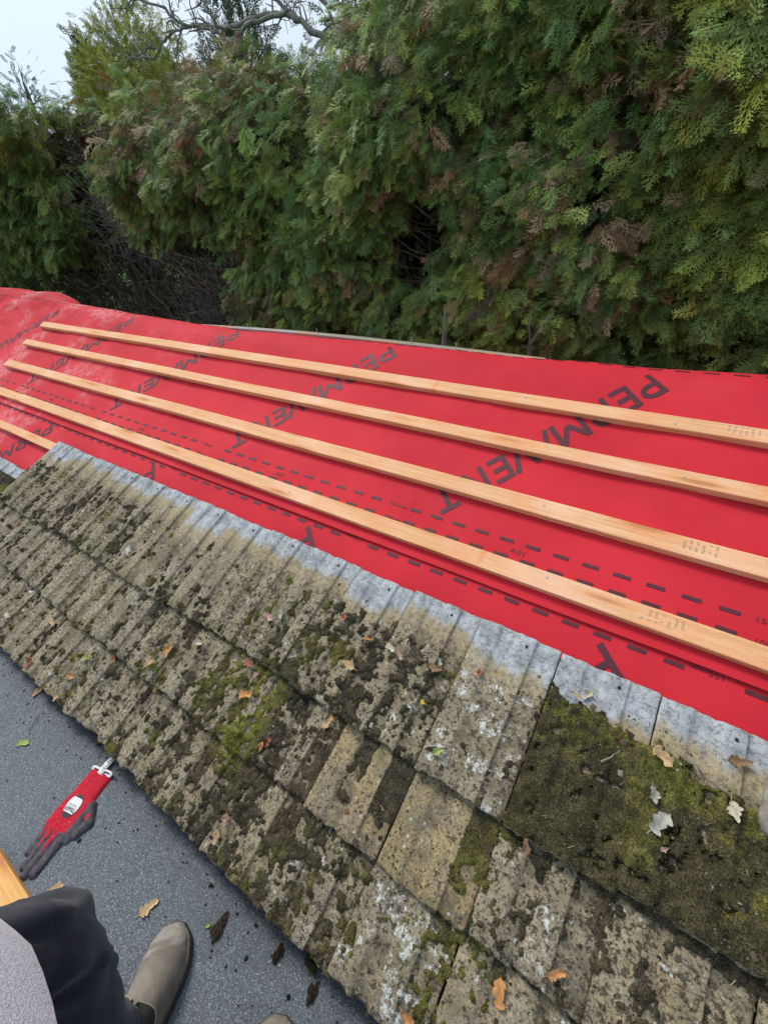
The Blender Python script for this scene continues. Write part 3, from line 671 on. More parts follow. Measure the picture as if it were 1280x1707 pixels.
LEAVES = [(-.76, -.2, 'orange', .055, 'large bright orange leaf, the biggest orange one, lying mid-roof on the mossy tiles'), (-.817, -.131, 'reddish', .042, 'reddish lobed leaf on a tile just above the large orange leaf'),
 (-1.016, -.158, 'cream', .045, 'cream curled leaf below the top course lap left of centre'), (-1.136, -.282, 'tan', .05, 'tan oak leaf beside an orange-brown one on the middle course'),
 (-1.109, -.228, 'orange', .05, 'orange-brown oak leaf touching a tan leaf on the middle course'), (-1.211, -.226, 'cream', .035, 'small pale cream leaf above the tan oak leaf at left'),
 (-1.907, -.449, 'cream', .05, 'cream leaf far left on the bottom course of tiles'), (-1.677, -.374, 'tan', .05, 'tan leaf at the middle course lap at far left'),
 (-1.402, -.456, 'orange', .04, 'narrow orange leaf on the bottom course above the eaves'), (-1.391, -.524, 'tan', .045, 'tan leaf at the eaves edge above the grey felt'),
 (-1.406, -.391, 'green', .04, 'pale green leaf on the middle course at left'), (-1.292, -.341, 'reddish', .035, 'small red leaf at the lap above the bottom course'),
 (-1.618, -.513, 'reddish', .05, 'dull red leaf caught at the eaves at far left'), (-2.322, -.161, 'orange', .03, 'tiny orange leaf far left on the middle course'),
 (-.831, .01, 'pinkish', .045, 'pinkish brown leaf on the top course beside green moss'), (-.802, .033, 'grey', .04, 'pale grey leaf next to the pinkish one on the top course'),
 (-.611, .112, 'reddish', .03, 'small red-brown leaf high on the top course in dark moss'), (-.523, .003, 'tan', .052, 'long tan oak leaf upright on the top course near the centre'),
 (-.507, .088, 'orange', .028, 'small orange-brown leaf in dark moss right of the red-brown one'), (-.438, .093, 'cream', .04, 'pale pinkish cream leaf above a green moss patch'),
 (-.405, .085, 'pinkish', .035, 'curled pink-brown leaf beside a pale twig and green moss'), (-.307, .098, 'brown', .048, 'brown oak leaf on the top course below a nail hole'),
 (-.30, .011, 'yellow', .022, 'small bright yellow leaf on the top course'), (-.216, -.067, 'green', .035, 'mint green ragged leaf near the tail of the white-lichened tile'),
 (-.505, -.148, 'tan', .045, 'tan leaf hanging at the lap left of the bare ochre tiles'), (-.50, -.133, 'orange', .03, 'small orange leaf above the tan one at the lap'),
 (-.621, -.259, 'reddish', .03, 'small red leaf in green moss on the middle course'), (-.634, -.277, 'orange', .028, 'small orange-brown leaf just below the red one in green moss'),
 (-.202, .138, 'reddish', .026, 'tiny dull red leaf near the head of a top course tile'), (-.771, -.143, 'pinkish', .038, 'pinkish tan leaf right of the reddish lobed leaf'),
 (.036, .2, 'cream', .034, 'cream oak leaf at the top of the moss carpet'), (.016, .187, 'tan', .025, 'small tan leaf touching the cream one atop the moss carpet'),
 (.197, .144, 'tan', .055, 'long orange-tan leaf at the joint between the two moss-carpeted tiles'), (.216, .03, 'grey', .062, 'large pale grey dead leaf on the moss carpet'),
 (.197, .068, 'grey', .038, 'smaller grey leaf just above the large grey one on the moss'), (.324, .11, 'cream', .045, 'cream oak leaf on the moss at the right edge'),
 (.325, .204, 'brown', .05, 'flat brown leaf at the upper right edge of the moss'), (.013, -.132, 'brown', .035, 'narrow curled brown leaf at the lower edge of the moss carpet'),
 (.122, -.283, 'orange', .042, 'narrow orange leaf on the middle course at lower right'), (.047, -.365, 'orange', .055, 'large orange-tan oak leaf under the lap at the bottom right'),
 (.229, -.011, 'pinkish', .018, 'tiny pinkish leaf below the large grey leaf'), (-.075, -.493, 'orange', .05, 'orange leaf at the very bottom edge of the photo'),
 (-.621, -.454, 'pinkish', .035, 'pinkish brown leaf near the eaves beside green moss'), (-.62, -.494, 'tan', .038, 'tan crumpled leaf at the eaves below the pinkish one'),
 (-.69, -.05, 'grey', .03, 'crumpled grey leaf scrap on the top course in dark moss'), (-.93, .02, 'grey', .03, 'grey-brown leaf scrap at a side joint of the top course'),
 (-.58, .06, 'grey', .028, 'grey crumpled leaf by dark moss, left of the long tan oak leaf'), (-1.05, -.33, 'brown', .03, 'small dark brown leaf on the middle course tail')]
Mr3 = Matrix.Rotation(PT, 3, 'X')
for i, (x, v, c, L, lab) in enumerate(LEAVES):
    rr = random.Random(i*3+1)
    me = leaf_mesh(L*.8, rr.choice([3, 3, 4, 4]), i, rr.uniform(.25, .8), rr.uniform(.5, .7), maple=(i in (1, 11, 26)))
    o = link('fallen_leaf', me, LM[c], None, True); a = rr.uniform(0, 6.28)
    w = max(surf_at(x+dx, v+dv) for dx in (-.012, 0, .012) for dv in (-.012, 0, .012))
    o.matrix_world = Matrix.Translation(R(x, v, w+.0004)) @ (Mr3 @ Matrix.Rotation(rr.uniform(-.15, .15), 3, 'Y') @ Matrix.Rotation(a, 3, 'Z')).to_4x4()
    tag(o, lab, 'leaf', 'fallen leaves')
FL = [(-.693, -.146, 'tan', .046, 1.2, 'orange-tan oak leaf on the grey felt above the boot'), (-1.406, -.133, 'green', .042, .5, 'yellow-green leaf on the felt at the left edge'),
      (-.927, -.25, 'tan', .034, .8, 'torn tan leaf scrap on the felt between glove and trouser leg'), (-1.564, -.02, 'tan', .045, 1.8, 'tan oak leaf on the felt near the eaves at far left'),
      (-.545, -.09, 'green', .015, 1.2, 'tiny yellow-green leaf bit on the felt by dark dirt')]
for i, (x, y, c, L, a, lab) in enumerate(FL):
    o = link('fallen_leaf', leaf_mesh(L, 4, 100+i, .35, .6), LM[c], None, True); o.location = (x, y, .001); o.rotation_euler = (0, 0, a); tag(o, lab, 'leaf', 'fallen leaves')
# twigs
def twig(pts, r, lab, mat=None):
    b = MB(); b.tube(pts, [r*(1-.5*i/len(pts)) for i in range(len(pts))], 6); tag(b.build('twig', mat or M['pale_bark'], None, True), lab, 'twig', 'twigs')
def rt(x, v, dx, dv, n=6, amp=.004, seed=1):
    rr = random.Random(seed); return [R(x+dx*k/n+rr.uniform(-amp, amp), v+dv*k/n+rr.uniform(-amp, amp), surf_at(x+dx*k/n, v+dv*k/n)+.003) for k in range(n+1)]
twig([(-1.467, -.06, .003), (-1.45, -.085, .005), (-1.425, -.112, .003)], .0012, 'thin dark twig on the grey felt above the glove', M['bark'])
twig(rt(.095, .075, .03, .045, seed=2), .0016, 'short pale twig on the moss carpet')
twig(rt(-.42, .115, .045, -.02, seed=3), .0015, 'grey twig by the pinkish leaf on the top course')
twig(rt(-.36, .125, .05, .012, seed=4, amp=.006), .0012, 'curved thin twig above the brown oak leaf')
twig(rt(-.66, .115, .05, -.03, seed=5, amp=.005), .0012, 'curved twig in dark moss high on the top course')
twig(rt(.235, .165, .07, -.03, 9, .006, 6), .0012, 'pale curling twig at the top of the moss on the right')
twig(rt(-1.06, -.25, .02, .06, seed=7), .0014, 'pale twig near the orange-brown leaf')
twig(rt(-1.72, -.43, .04, .05, seed=8), .0012, 'pale twig on the bottom course at far left')
# dirt lumps on felt
def clump(name, x, y, lx, ly, h, a, mat, lab, cat, seed, col, grp='clods fallen from the roof'):
    n = 26; V = []; t = np.linspace(-1, 1, n); X, Y = np.meshgrid(t, t); r = np.sqrt(X*X+Y*Y)
    hh = np.clip(1-1.25*r**1.3+1.9*(fbm(X+seed, Y+seed, 2.2, 5, seed)-.5), 0, 1)**.7*h*(.35+1.2*fbm(X+9, Y, 7, 3, seed+3)); ca, sa = math.cos(a), math.sin(a)
    P = np.stack([x+X*lx*ca-Y*ly*sa, y+X*lx*sa+Y*ly*ca, hh+.0006], -1).reshape(-1, 3); k = (hh > h*.04); idx = np.arange(n*n).reshape(n, n)
    kq = k[:-1, :-1] & k[1:, 1:] & k[1:, :-1] & k[:-1, 1:]
    F = np.stack([idx[:-1, :-1], idx[:-1, 1:], idx[1:, 1:], idx[1:, :-1]], -1)[kq]; u, inv = np.unique(F.ravel(), return_inverse=True)
    me = mesh_np(name, P[u], inv.reshape(-1, 4)); setcol(me, col); tag(link(name, me, mat, None, True), lab, cat, grp)
clump('dirt_clod', -.521, -.080, .016, .032, .012, .1, M['moss'], 'elongated brown dirt clod on the felt above the boot toe', 'dirt', 3, (.06, .045, .035))
clump('dirt_clod', -.375, -.032, .012, .024, .012, .05, M['moss'], 'oval dark dirt clod on the felt midway to the eaves', 'dirt', 5, (.04, .03, .022))
clump('dirt_clod', -.272, -.040, .014, .026, .012, .2, M['moss'], 'dark dirt clod on the felt near the bottom of the photo', 'dirt', 8, (.04, .033, .025))
clump('moss_cushion', -.300, .005, .022, .028, .022, .2, M['moss'], 'dark green moss cushion at the eaves edge on the felt', 'moss', 9, (.05, .055, .015))
clump('moss_cushion', -1.19, .0, .018, .012, .01, .9, M['moss'], 'dark crumb of moss at the eaves above the glove tag', 'moss', 12, (.045, .045, .02))
for i, (x, y) in enumerate([(-.45, -.03), (-.60, -.04), (-.43, -.08), (-1.72, .03), (-1.60, .0), (-.98, -.17+.0), (-.31, -.07)]):
    clump('dirt_clod', x, y, .006, .005, .004, i, M['moss'], ['small dark crumb on the felt right of the brown clod', 'small crumb on the felt left of the brown clod', 'small crumb on the felt below the oval clod', 'small crumb far left along the eaves', 'dark crumb under the eaves at far left', 'tiny crumb on the felt by the glove thumb', 'tiny crumb near the bottom clods'][i], 'dirt', 20+i, (.03, .026, .02))

# weathered round stick at the right edge, lying over tiles and membrane
b = MB(); pts = [R(.362, .098, .062), R(.3605, .12, .062), R(.372, .30, .060), R(.43, .70, .055), R(.52, 1.1, .05)]
pts = [Vector(R(.3665, .096, .060)), Vector(R(.3665, .103, .061))]+[Vector(p) for p in pts[1:]]
b.tube([p+Vector((-.001, 0, -.001)) for p in pts], [.004, .009, .0105, .0105, .0105, .0105], 16); tag(b.build('wooden_pole', plain('pole_wood', (.27, .24, .20), .85, .3, 60, .2, .001), None, True), 'round weathered wooden pole end lying on the tiles at the right edge', 'pole')
# orange plank on the felt under the leg
b = MB(); b.box((-2.3, -.37, .001), (-.612, -.294, .026), None, .0015)
po = b.build('timber_plank', M['plank']); tag(po, 'new orange timber plank on the grey felt beneath the trouser leg', 'plank'); po.rotation_euler = (0, 0, .0)


# ------------------------------------------------------------------ foliage kit
def frond_template(seed, nside=9, nsub=4, wm=1.0):
    r = np.random.default_rng(seed); V = []; F = []
    droop = r.uniform(.15, .4); bend = r.uniform(-.15, .15)
    def P(s, off=0.0): return np.array((s, bend*s*s+off, -droop*s*s))
    def dia(a, b, w, z=np.array((0, 0, 1.))):
        d = b-a; p = np.cross(z, d); p = p/(np.linalg.norm(p)+1e-9)*w; m = a+d*.45; i = len(V)
        V.extend([a-p*.35, m-p+np.array((0, 0, .006)), b, m+p+np.array((0, 0, .006))]); F.append((i, i+1, i+2, i+3))
    for k in range(4): dia(P(k/4), P((k+1.15)/4), .012*wm*(1-k/5))
    for i in range(nside):
        s = .10+.86*i/nside
        for sd in (-1, 1):
            ang = sd*(math.radians(r.uniform(32, 50)))*(1-.3*s); ln = .50*(1-s)**.6*(.55+.45*min(1, s/.28))*r.uniform(.55, 1.25)
            a = P(s+(.03 if sd > 0 else 0)); d = np.array((math.cos(ang), math.sin(ang), r.uniform(-.35, .05))); e = a+d*ln+np.array((0, 0, -.12*ln))
            dia(a, e, .012*wm)
            for j in range(nsub):
                t = (j+.7)/(nsub+.3)
                s2 = 1 if (j+(sd > 0)) % 2 else -1
                an = ang+s2*math.radians(36); l2 = ln*.42*(1-t*.6)+.035
                q = a+(e-a)*t; dia(q, q+np.array((math.cos(an), math.sin(an), -.15))*l2, .011*wm)
    return np.array(V), np.array(F)
TPL = [frond_template(s, 6, 5, 1.5) for s in range(8)]; TPL_LO = [frond_template(20+s, 6, 2, 2.6) for s in range(4)]
def nrm(a): return a/(np.linalg.norm(a, axis=-1, keepdims=True)+1e-9)
def fronds(pos, dirs, size, up, cols, tpl):
    n = len(pos); x = nrm(dirs); z = nrm(up-(up*x).sum(-1, keepdims=True)*x); y = np.cross(z, x); Rm = np.stack([x, y, z], -1)*size[:, None, None]
    Vs, Fs, Cs = [], [], []; off = 0; which = rng.integers(0, len(tpl), n)
    for k, (V, F) in enumerate(tpl):
        m = which == k; c = m.sum()
        if not c: continue
        W = np.einsum('nij,vj->nvi', Rm[m], V)+pos[m][:, None]
        tipw = np.clip(V[:, 0], 0, 1)[None, :, None]
        col = cols[m][:, None, :]*(.82+.36*tipw)      # younger growth at the tips is lighter
        FF = F[None]+(np.arange(c)*len(V))[:, None, None]+off; off += c*len(V)
        Vs.append(W.reshape(-1, 3)); Fs.append(FF.reshape(-1, 4)); Cs.append(col.reshape(-1, 3))
    return np.concatenate(Vs), np.concatenate(Fs), np.concatenate(Cs)
def crown_obj(name, parts, mat, parent):
    V, F, Cc = [], [], []; o = 0
    for v, f, c in parts: V.append(v); F.append(f+o); Cc.append(c); o += len(v)
    me = mesh_np(name, np.concatenate(V), np.concatenate(F)); setcol(me, np.concatenate(Cc)); ob = link(name, me, mat); ob.parent = parent
    ob.matrix_parent_inverse = Matrix.Translation(parent.location).inverted(); return ob
def tubes_np(paths, radii, n=4):
    V, F = [], []; o = 0
    for p, r in zip(paths, radii):
        p = np.asarray(p, float); k = len(p); d = nrm(np.gradient(p, axis=0)); a = nrm(np.cross(d, np.array((.31, .2, .93)))); b = np.cross(d, a)
        t = np.arange(n)*2*math.pi/n; rr = np.linspace(r[0], r[1], k)[:, None, None]
        ring = p[:, None]+rr*(a[:, None]*np.cos(t)[None, :, None]+b[:, None]*np.sin(t)[None, :, None]); V.append(ring.reshape(-1, 3))
        i = np.arange(k*n).reshape(k, n); j = np.roll(i, -1, 1); F.append(np.stack([i[:-1], j[:-1], j[1:], i[1:]], -1).reshape(-1, 4)+o); o += k*n
    return np.concatenate(V), np.concatenate(F)
GREENS = np.array([(.160, .240, .058), (.195, .285, .066), (.240, .305, .064), (.130, .215, .064), (.275, .325, .078), (.150, .245, .080)])
BROWN = np.array([(.32, .17, .08), (.21, .14, .08), (.48, .33, .19), (.16, .11, .065)])
def curved(a, b, sag, n=6, jit=.02):
    t = np.linspace(0, 1, n)[:, None]; p = np.asarray(a)*(1-t)+np.asarray(b)*t; p[:, 2] -= (sag*4*t*(1-t))[:, 0]*.5
    p[1:-1] += rng.normal(0, jit, (n-2, 3)); return p
def hedge_tree(xc, hw, yf, zlo, ztop, ncl, label, brown=.06, trunk_x=None, size=(.11, .20), tone=1.0, lean=0., name='hedge_conifer', tr=.05, tyo=.75, base=-2.45, gaps=.40, pale=False):
    root = empty(name, (xc, yf+tyo, base)); tag(root, label, 'conifer', 'tall clipped conifers forming the hedge')
    # clusters spread over the clipped face, the top and back into the crown
    zz = rng.uniform(zlo, ztop, ncl*2); xx = xc+rng.uniform(-hw, hw, ncl*2); g = fbm(xx+40, zz+40, 1.9, 3, 61)
    full = (zz > 1.30) & (xx > -1.9); ok = ((g > gaps-.06) & (fbm(xx+11, zz+5, 7.5, 2, 63) > .42)) | (full & (rng.random(ncl*2) < .8)); xx, zz, g = xx[ok][:ncl], zz[ok][:ncl], g[ok][:ncl]; n = len(xx)
    bul = (g-.5)*.55; depth = rng.exponential(.10, n); lay = rng.random(n); depth = np.where(lay < .35, rng.uniform(.15, .75, n), depth)
    topc = smooth(ztop-.35, ztop, zz)
    yy = yf-bul+depth+topc*rng.uniform(0, 1.0, n)+.25*((xx-xc)/hw)**2*.3
    zz = zz+(rng.uniform(-.05, .12, n))*topc+.16*(fbm(xx+7, yy, 2.6, 3, 70)-.5)*topc
    cdir = np.stack([rng.normal(0, .45, n)+.35*(xx-xc)/hw, -rng.uniform(.5, 1.0, n), rng.normal(-.15, .32, n)+.55*topc], -1); cdir = nrm(cdir)
    parts = []; K = 6; kb = 3
    pos = []; dr = []; up = []; sz = []; cl = []
    isb = rng.random(n) < brown*(.7*(fbm(xx, zz, 2.2, 2, 99) > .52)+.05)
    base_c = GREENS[rng.integers(0, len(GREENS), n)]*tone*rng.uniform(.6, 1.45, (n, 1))
    yel = smooth(.52, .66, fbm(xx+3, zz+8, 1.6, 2, 44))[:, None]; base_c = base_c*(1+yel*np.array((.40, .16, -.05)))
    for q in range(K):
        t = q/(K-1); cp = np.stack([xx, yy, zz], -1)
        side = rng.normal(0, .55, (n, 3)); side[:, 2] = side[:, 2]*.5-.42
        d = nrm(cdir+side*(1.2-.6*t)); p = cp-cdir*(1-t)*rng.uniform(.06, .16, (n, 1))+rng.normal(0, .022, (n, 3))
        pos.append(p); dr.append(d); up.append(nrm(np.stack([rng.normal(0, .5, n), -rng.uniform(.3, 1.3, n), rng.uniform(.2, 1., n)], -1)))
        sz.append(rng.uniform(*size, n)*(1-.25*(depth > .3))); c = base_c*rng.uniform(.8, 1.2, (n, 1))
        bb = isb | (rng.random(n) < brown*.16); c = np.where(bb[:, None], BROWN[rng.integers(0, 4, n)]*(1.0 if not pale else 1.6), c); cl.append(c)
    pos, dr, up, sz, cl = map(np.concatenate, (pos, dr, up, sz, cl)); parts.append(fronds(pos, dr, sz, up, cl, TPL))
    # coarser dead growth inside the crown, coloured near-black to paint the shaded gaps
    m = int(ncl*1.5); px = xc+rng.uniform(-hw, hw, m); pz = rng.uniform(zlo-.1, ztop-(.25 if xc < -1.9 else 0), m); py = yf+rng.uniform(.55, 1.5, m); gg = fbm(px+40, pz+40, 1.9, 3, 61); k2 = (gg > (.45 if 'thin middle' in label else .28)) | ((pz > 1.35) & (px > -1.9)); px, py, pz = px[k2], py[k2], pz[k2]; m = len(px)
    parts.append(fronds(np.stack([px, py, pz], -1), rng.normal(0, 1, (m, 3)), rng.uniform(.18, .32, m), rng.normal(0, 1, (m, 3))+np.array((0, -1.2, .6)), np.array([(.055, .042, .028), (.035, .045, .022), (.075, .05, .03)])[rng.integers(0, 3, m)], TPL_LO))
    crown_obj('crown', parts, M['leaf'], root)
    tx = xc if trunk_x is None else trunk_x
    tp = np.array([(tx-.1+lean*0, yf+tyo, base), (tx-.04, yf+tyo-.05, -1.0), (tx, yf+tyo-.1, .2), (tx+lean*.5, yf+tyo, .9), (tx+lean, yf+tyo, ztop-.25)])
    v, f = tubes_np([np.stack([np.interp(np.linspace(0, 4, 24), range(5), tp[:, i]) for i in range(3)], -1)+rng.normal(0, .006, (24, 3))], [(tr, tr*.4)], 10)
    t = link('trunk', mesh_np('trunk', v, f), M['bark'], None, True); t.parent = root; t.matrix_parent_inverse = Matrix.Translation(root.location).inverted()
    # branches from trunk out to clusters
    sel = rng.choice(n, min(n, 170), replace=False); paths = []; rad = []
    for i in sel:
        zt = np.clip(zz[i]-rng.uniform(.1, .5), -.2, ztop-.2); paths.append(curved((tx+rng.normal(0, .04), yf+tyo+rng.normal(0, .05), zt), (xx[i], yy[i], zz[i]), rng.uniform(-.1, .15), 7, .018)); rad.append((rng.uniform(.005, .013), .0018))
    v, f = tubes_np(paths, rad, 4); b = link('branches', mesh_np('branches', v, f), M['bark']); b.parent = root; b.matrix_parent_inverse = Matrix.Translation(root.location).inverted()
    return root
def add_dead_stems(root, name, xa, xb, ya, yb, z0, z1, n, mat, fan=.5, rad=(.004, .012), tw=2, up=1.):
    paths, rd = [], []
    for i in range(n):
        a = np.array((rng.uniform(xa, xb), rng.uniform(ya, yb), z0+rng.uniform(-.2, .1))); e = a+np.array((rng.normal(0, fan)*.6, rng.uniform(-.35, .15), rng.uniform(.45, 1.)*(z1-z0)*up))
        p = curved(a, e, rng.uniform(-.15, .15), 8, .02); paths.append(p); r = rng.uniform(*rad); rd.append((r, r*.3))
        for k in range(tw):
            s = p[rng.integers(2, 7)]; paths.append(curved(s, s+np.array((rng.normal(0, .22), rng.normal(-.12, .12), rng.normal(.08, .2))), 0, 5, .012)); rd.append((r*.4, .001))
    v, f = tubes_np(paths, rd, 4); b = link(name, mesh_np(name, v, f), mat); b.parent = root; b.matrix_parent_inverse = Matrix.Translation(root.location).inverted()

bare_tw = mat_bark('dead_twig_bark', (.10, .085, .07), (.27, .24, .21))
t1 = hedge_tree(-6.55, 1.25, 2.35, .95, 2.25, 1000, 'dark hedge conifer at the left edge with bare stems under its crown', .05, -6.0, (.12, .19), .8, -.5, tr=.055, tyo=.6)
t1b = hedge_tree(-8.6, 1.1, 2.5, .4, 2.5, 500, 'hedge conifer beyond the left edge, behind the dark one', .04, -8.5, (.15, .25), .8)
t2 = hedge_tree(-4.75, .62, 2.95, 1.15, 1.80, 300, 'low thin hedge conifer with grey dead twigs in the dip of the hedge', .9, -4.6, (.10, .16), .8, pale=True, tyo=.4, tr=.035)
t3 = hedge_tree(-3.45, .85, 2.45, 1.10, 2.02, 900, 'hedge conifer with brown drooping sprays left of centre', .45, -3.12, (.09, .15), .9, tr=.055, tyo=.35)
t4 = hedge_tree(-2.35, .68, 2.40, .48, 2.03, 1000, 'hedge conifer in the centre with pale green sprays above the board', .25, -2.2, (.08, .135), 1.1)
t5 = hedge_tree(-1.35, .70, 2.36, .42, 2.25, 1150, 'hedge conifer right of centre showing sky through its thin middle', .25, -1.17, (.08, .135), 1.05, gaps=.38, tr=.03)
t6 = hedge_tree(-.45, .70, 2.34, .40, 2.45, 1400, 'dense hedge conifer with orange dead sprays near its top', .35, -.62, (.08, .14), 1.0, tr=.02, tyo=.35, gaps=.30)
t7 = hedge_tree(.55, .75, 2.30, .35, 2.45, 1300, 'hedge conifer at the right edge with long drooping green sprays', .2, .6, (.10, .16), 1.0, gaps=.30)
t8 = hedge_tree(1.85, .7, 2.3, .3, 2.6, 450, 'hedge conifer just beyond the right edge of the photo', .10, 1.9, (.13, .21), 1.0)
add_dead_stems(t1, 'bare_stems', -7.6, -5.3, 2.7, 3.5, .1, 1.3, 90, M['bark'])
add_dead_stems(t2, 'dead_twigs', -5.1, -4.3, 2.8, 3.4, 1.0, 1.75, 160, bare_tw, .4, (.002, .005), 5)
add_dead_stems(t2, 'bare_stems', -5.2, -4.2, 2.6, 3.4, .1, 1.3, 70, M['bark'], .4)
add_dead_stems(t3, 'bare_stems', -4.2, -2.6, 2.55, 3.3, .1, 1.2, 120, M['bark'], .5, (.003, .010), 3)
add_dead_stems(t3, 'dead_twigs', -3.7, -2.7, 2.4, 2.8, .3, 1.0, 60, bare_tw, .6, (.002, .005), 4)
add_dead_stems(t5, 'bare_stems', -1.8, -.9, 2.55, 3.0, .1, .9, 30, M['bark'], .3, (.003, .008), 3)
v, f = tubes_np([np.array([(-.665, 2.30, .2), (-.66, 2.29, .52), (-.655, 2.27, .66)]), np.array([(-.655, 2.27, .64), (-.61, 2.25, .72), (-.57, 2.25, .79)]), np.array([(-.655, 2.27, .64), (-.67, 2.26, .73), (-.665, 2.27, .80)]), np.array([(-1.17, 2.33, -.2), (-1.175, 2.32, .45), (-1.17, 2.36, .75)])], [(.013, .012), (.010, .005), (.008, .003), (.019, .016)], 8)
fk = link('forked_stem', mesh_np('forked_stem', v, f), M['pale_bark'], None, True); fk.parent = t6; fk.matrix_parent_inverse = Matrix.Translation(t6.location).inverted()
# trees beyond the hedge
def leafy_ball_tree(name, x, y, z0, zt, rx, ry, n, cols, label, size=(.25, .5), tpl=None, base=-2.45, cone=0., mat=None, group='trees beyond the hedge', trunk=.18, shell=.45):
    root = empty(name, (x, y, base)); tag(root, label, 'tree', group)
    u = nrm(rng.normal(0, 1, (n, 3))); r = 1-rng.random(n)**1.5*shell; zc = (z0+zt)/2; hz = (zt-z0)/2
    lump = .75+.5*fbm(u[:, 0]*2+5+x, u[:, 2]*2+u[:, 1]*1.3+5, 1.8, 3, 13)
    tz = u[:, 2]*r*lump; k = 1-cone*(tz*.5+.5)
    P = np.stack([x+u[:, 0]*r*rx*lump*k, y+u[:, 1]*r*ry*lump*k, zc+tz*hz], -1)
    c = cols[rng.integers(0, len(cols), n)]*rng.uniform(.7, 1.3, (n, 1))
    parts = [fronds(P, u+rng.normal(0, .6, (n, 3)), rng.uniform(*size, n), rng.normal(0, .6, (n, 3))+u*.6+np.array((0, 0, .8)), c, tpl or TPL_LO)]
    crown_obj('crown', parts, mat or M['leaf'], root)
    paths = [np.array([(x, y, base), (x+.05, y, (base+zc)/2), (x, y, zc), (x, y, zt-hz*.3)])]; rd = [(trunk, trunk*.3)]
    for i in rng.choice(n, 40, replace=False): paths.append(curved((x, y, P[i, 2]-hz*rng.uniform(.1, .5)), P[i], 0, 6, .03*rx)); rd.append((trunk*.25, trunk*.04))
    v, f = tubes_np(paths, rd, 6); t = link('trunk', mesh_np('trunk', v, f), M['bark']); t.parent = root; t.matrix_parent_inverse = Matrix.Translation(root.location).inverted()
    return root
YG = np.array([(.30, .31, .06), (.40, .40, .08), (.22, .25, .06), (.46, .45, .11)])
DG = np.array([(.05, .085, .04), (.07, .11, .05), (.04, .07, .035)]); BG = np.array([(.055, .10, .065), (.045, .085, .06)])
leafy_ball_tree('yellow_green_tree', -19.8, 14, 0.2, 6.9, 2.9, 2.4, 9000, YG, 'round-topped yellow-green tree standing behind the dip in the hedge', (.22, .42), cone=.05)
leafy_ball_tree('blue_green_conifer', -23.6, 14.5, 1.0, 7.0, 1.0, 1.0, 1500, BG, 'narrow blue-green conifer left of the yellow-green tree', (.3, .6), cone=.6)
leafy_ball_tree('small_leafy_tree', -30.0, 15, 2.0, 7.4, 1.7, 1.5, 420, np.array([(.16, .18, .08), (.12, .15, .07)]), 'thin airy tree against the sky at the left edge', (.3, .5), shell=.9)
leafy_ball_tree('evergreen_tree', -9.1, 9, 1.0, 4.55, 1.2, 1.0, 1500, DG, 'dull green evergreen behind the bare branches', (.16, .32), cone=.3)
leafy_ball_tree('evergreen_tree', -15.8, 12, 1.0, 4.6, 2.4, 1.5, 2600, YG*.65, 'olive green bush filling the gap right of the yellow-green tree', (.2, .4), cone=.2)
leafy_ball_tree('birch_tree', -3.5, 6, 1.2, 4.3, 1.2, .8, 1500, np.array([(.15, .19, .08), (.20, .23, .11)]), 'airy light green tree rising above the centre of the hedge', (.10, .22), shell=.9)
leafy_ball_tree('evergreen_tree', -30, 12, -1, 5.2, 3.2, 2, 2600, DG, 'dark evergreen behind the left end of the hedge', (.3, .6))
for i, (x, z1) in enumerate([(-9.5, 1.3), (-7.4, 1.15), (-5.2, 1.15), (-3.6, 1.05)]):  # added shrubs in darkened green, standing in for the hedge's shaded depth
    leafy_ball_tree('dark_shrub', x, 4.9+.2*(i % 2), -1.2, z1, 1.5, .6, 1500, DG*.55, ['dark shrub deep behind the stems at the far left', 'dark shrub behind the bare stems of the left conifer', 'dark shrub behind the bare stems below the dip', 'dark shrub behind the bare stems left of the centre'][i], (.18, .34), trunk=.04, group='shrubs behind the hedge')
for i, (x, y, z1, r) in enumerate([(-14, 22, 2.2, 3.4), (-6, 20, 1.6, 3), (1.5, 18, 2.4, 3), (8, 20, 3, 3.4), (-24, 24, 3, 4)]):
    leafy_ball_tree('garden_bush', x, y, -2.4, z1, r, 2, 1500, np.array([(.10, .17, .04), (.07, .13, .035)]), ['broad green bush seen through bare stems left of the hedge centre', 'green bush behind the thin middle of the hedge', 'green bush behind the dense hedge conifer', 'green bush behind the hedge at the right', 'green bush far behind the left stems'][i], (.3, .6))
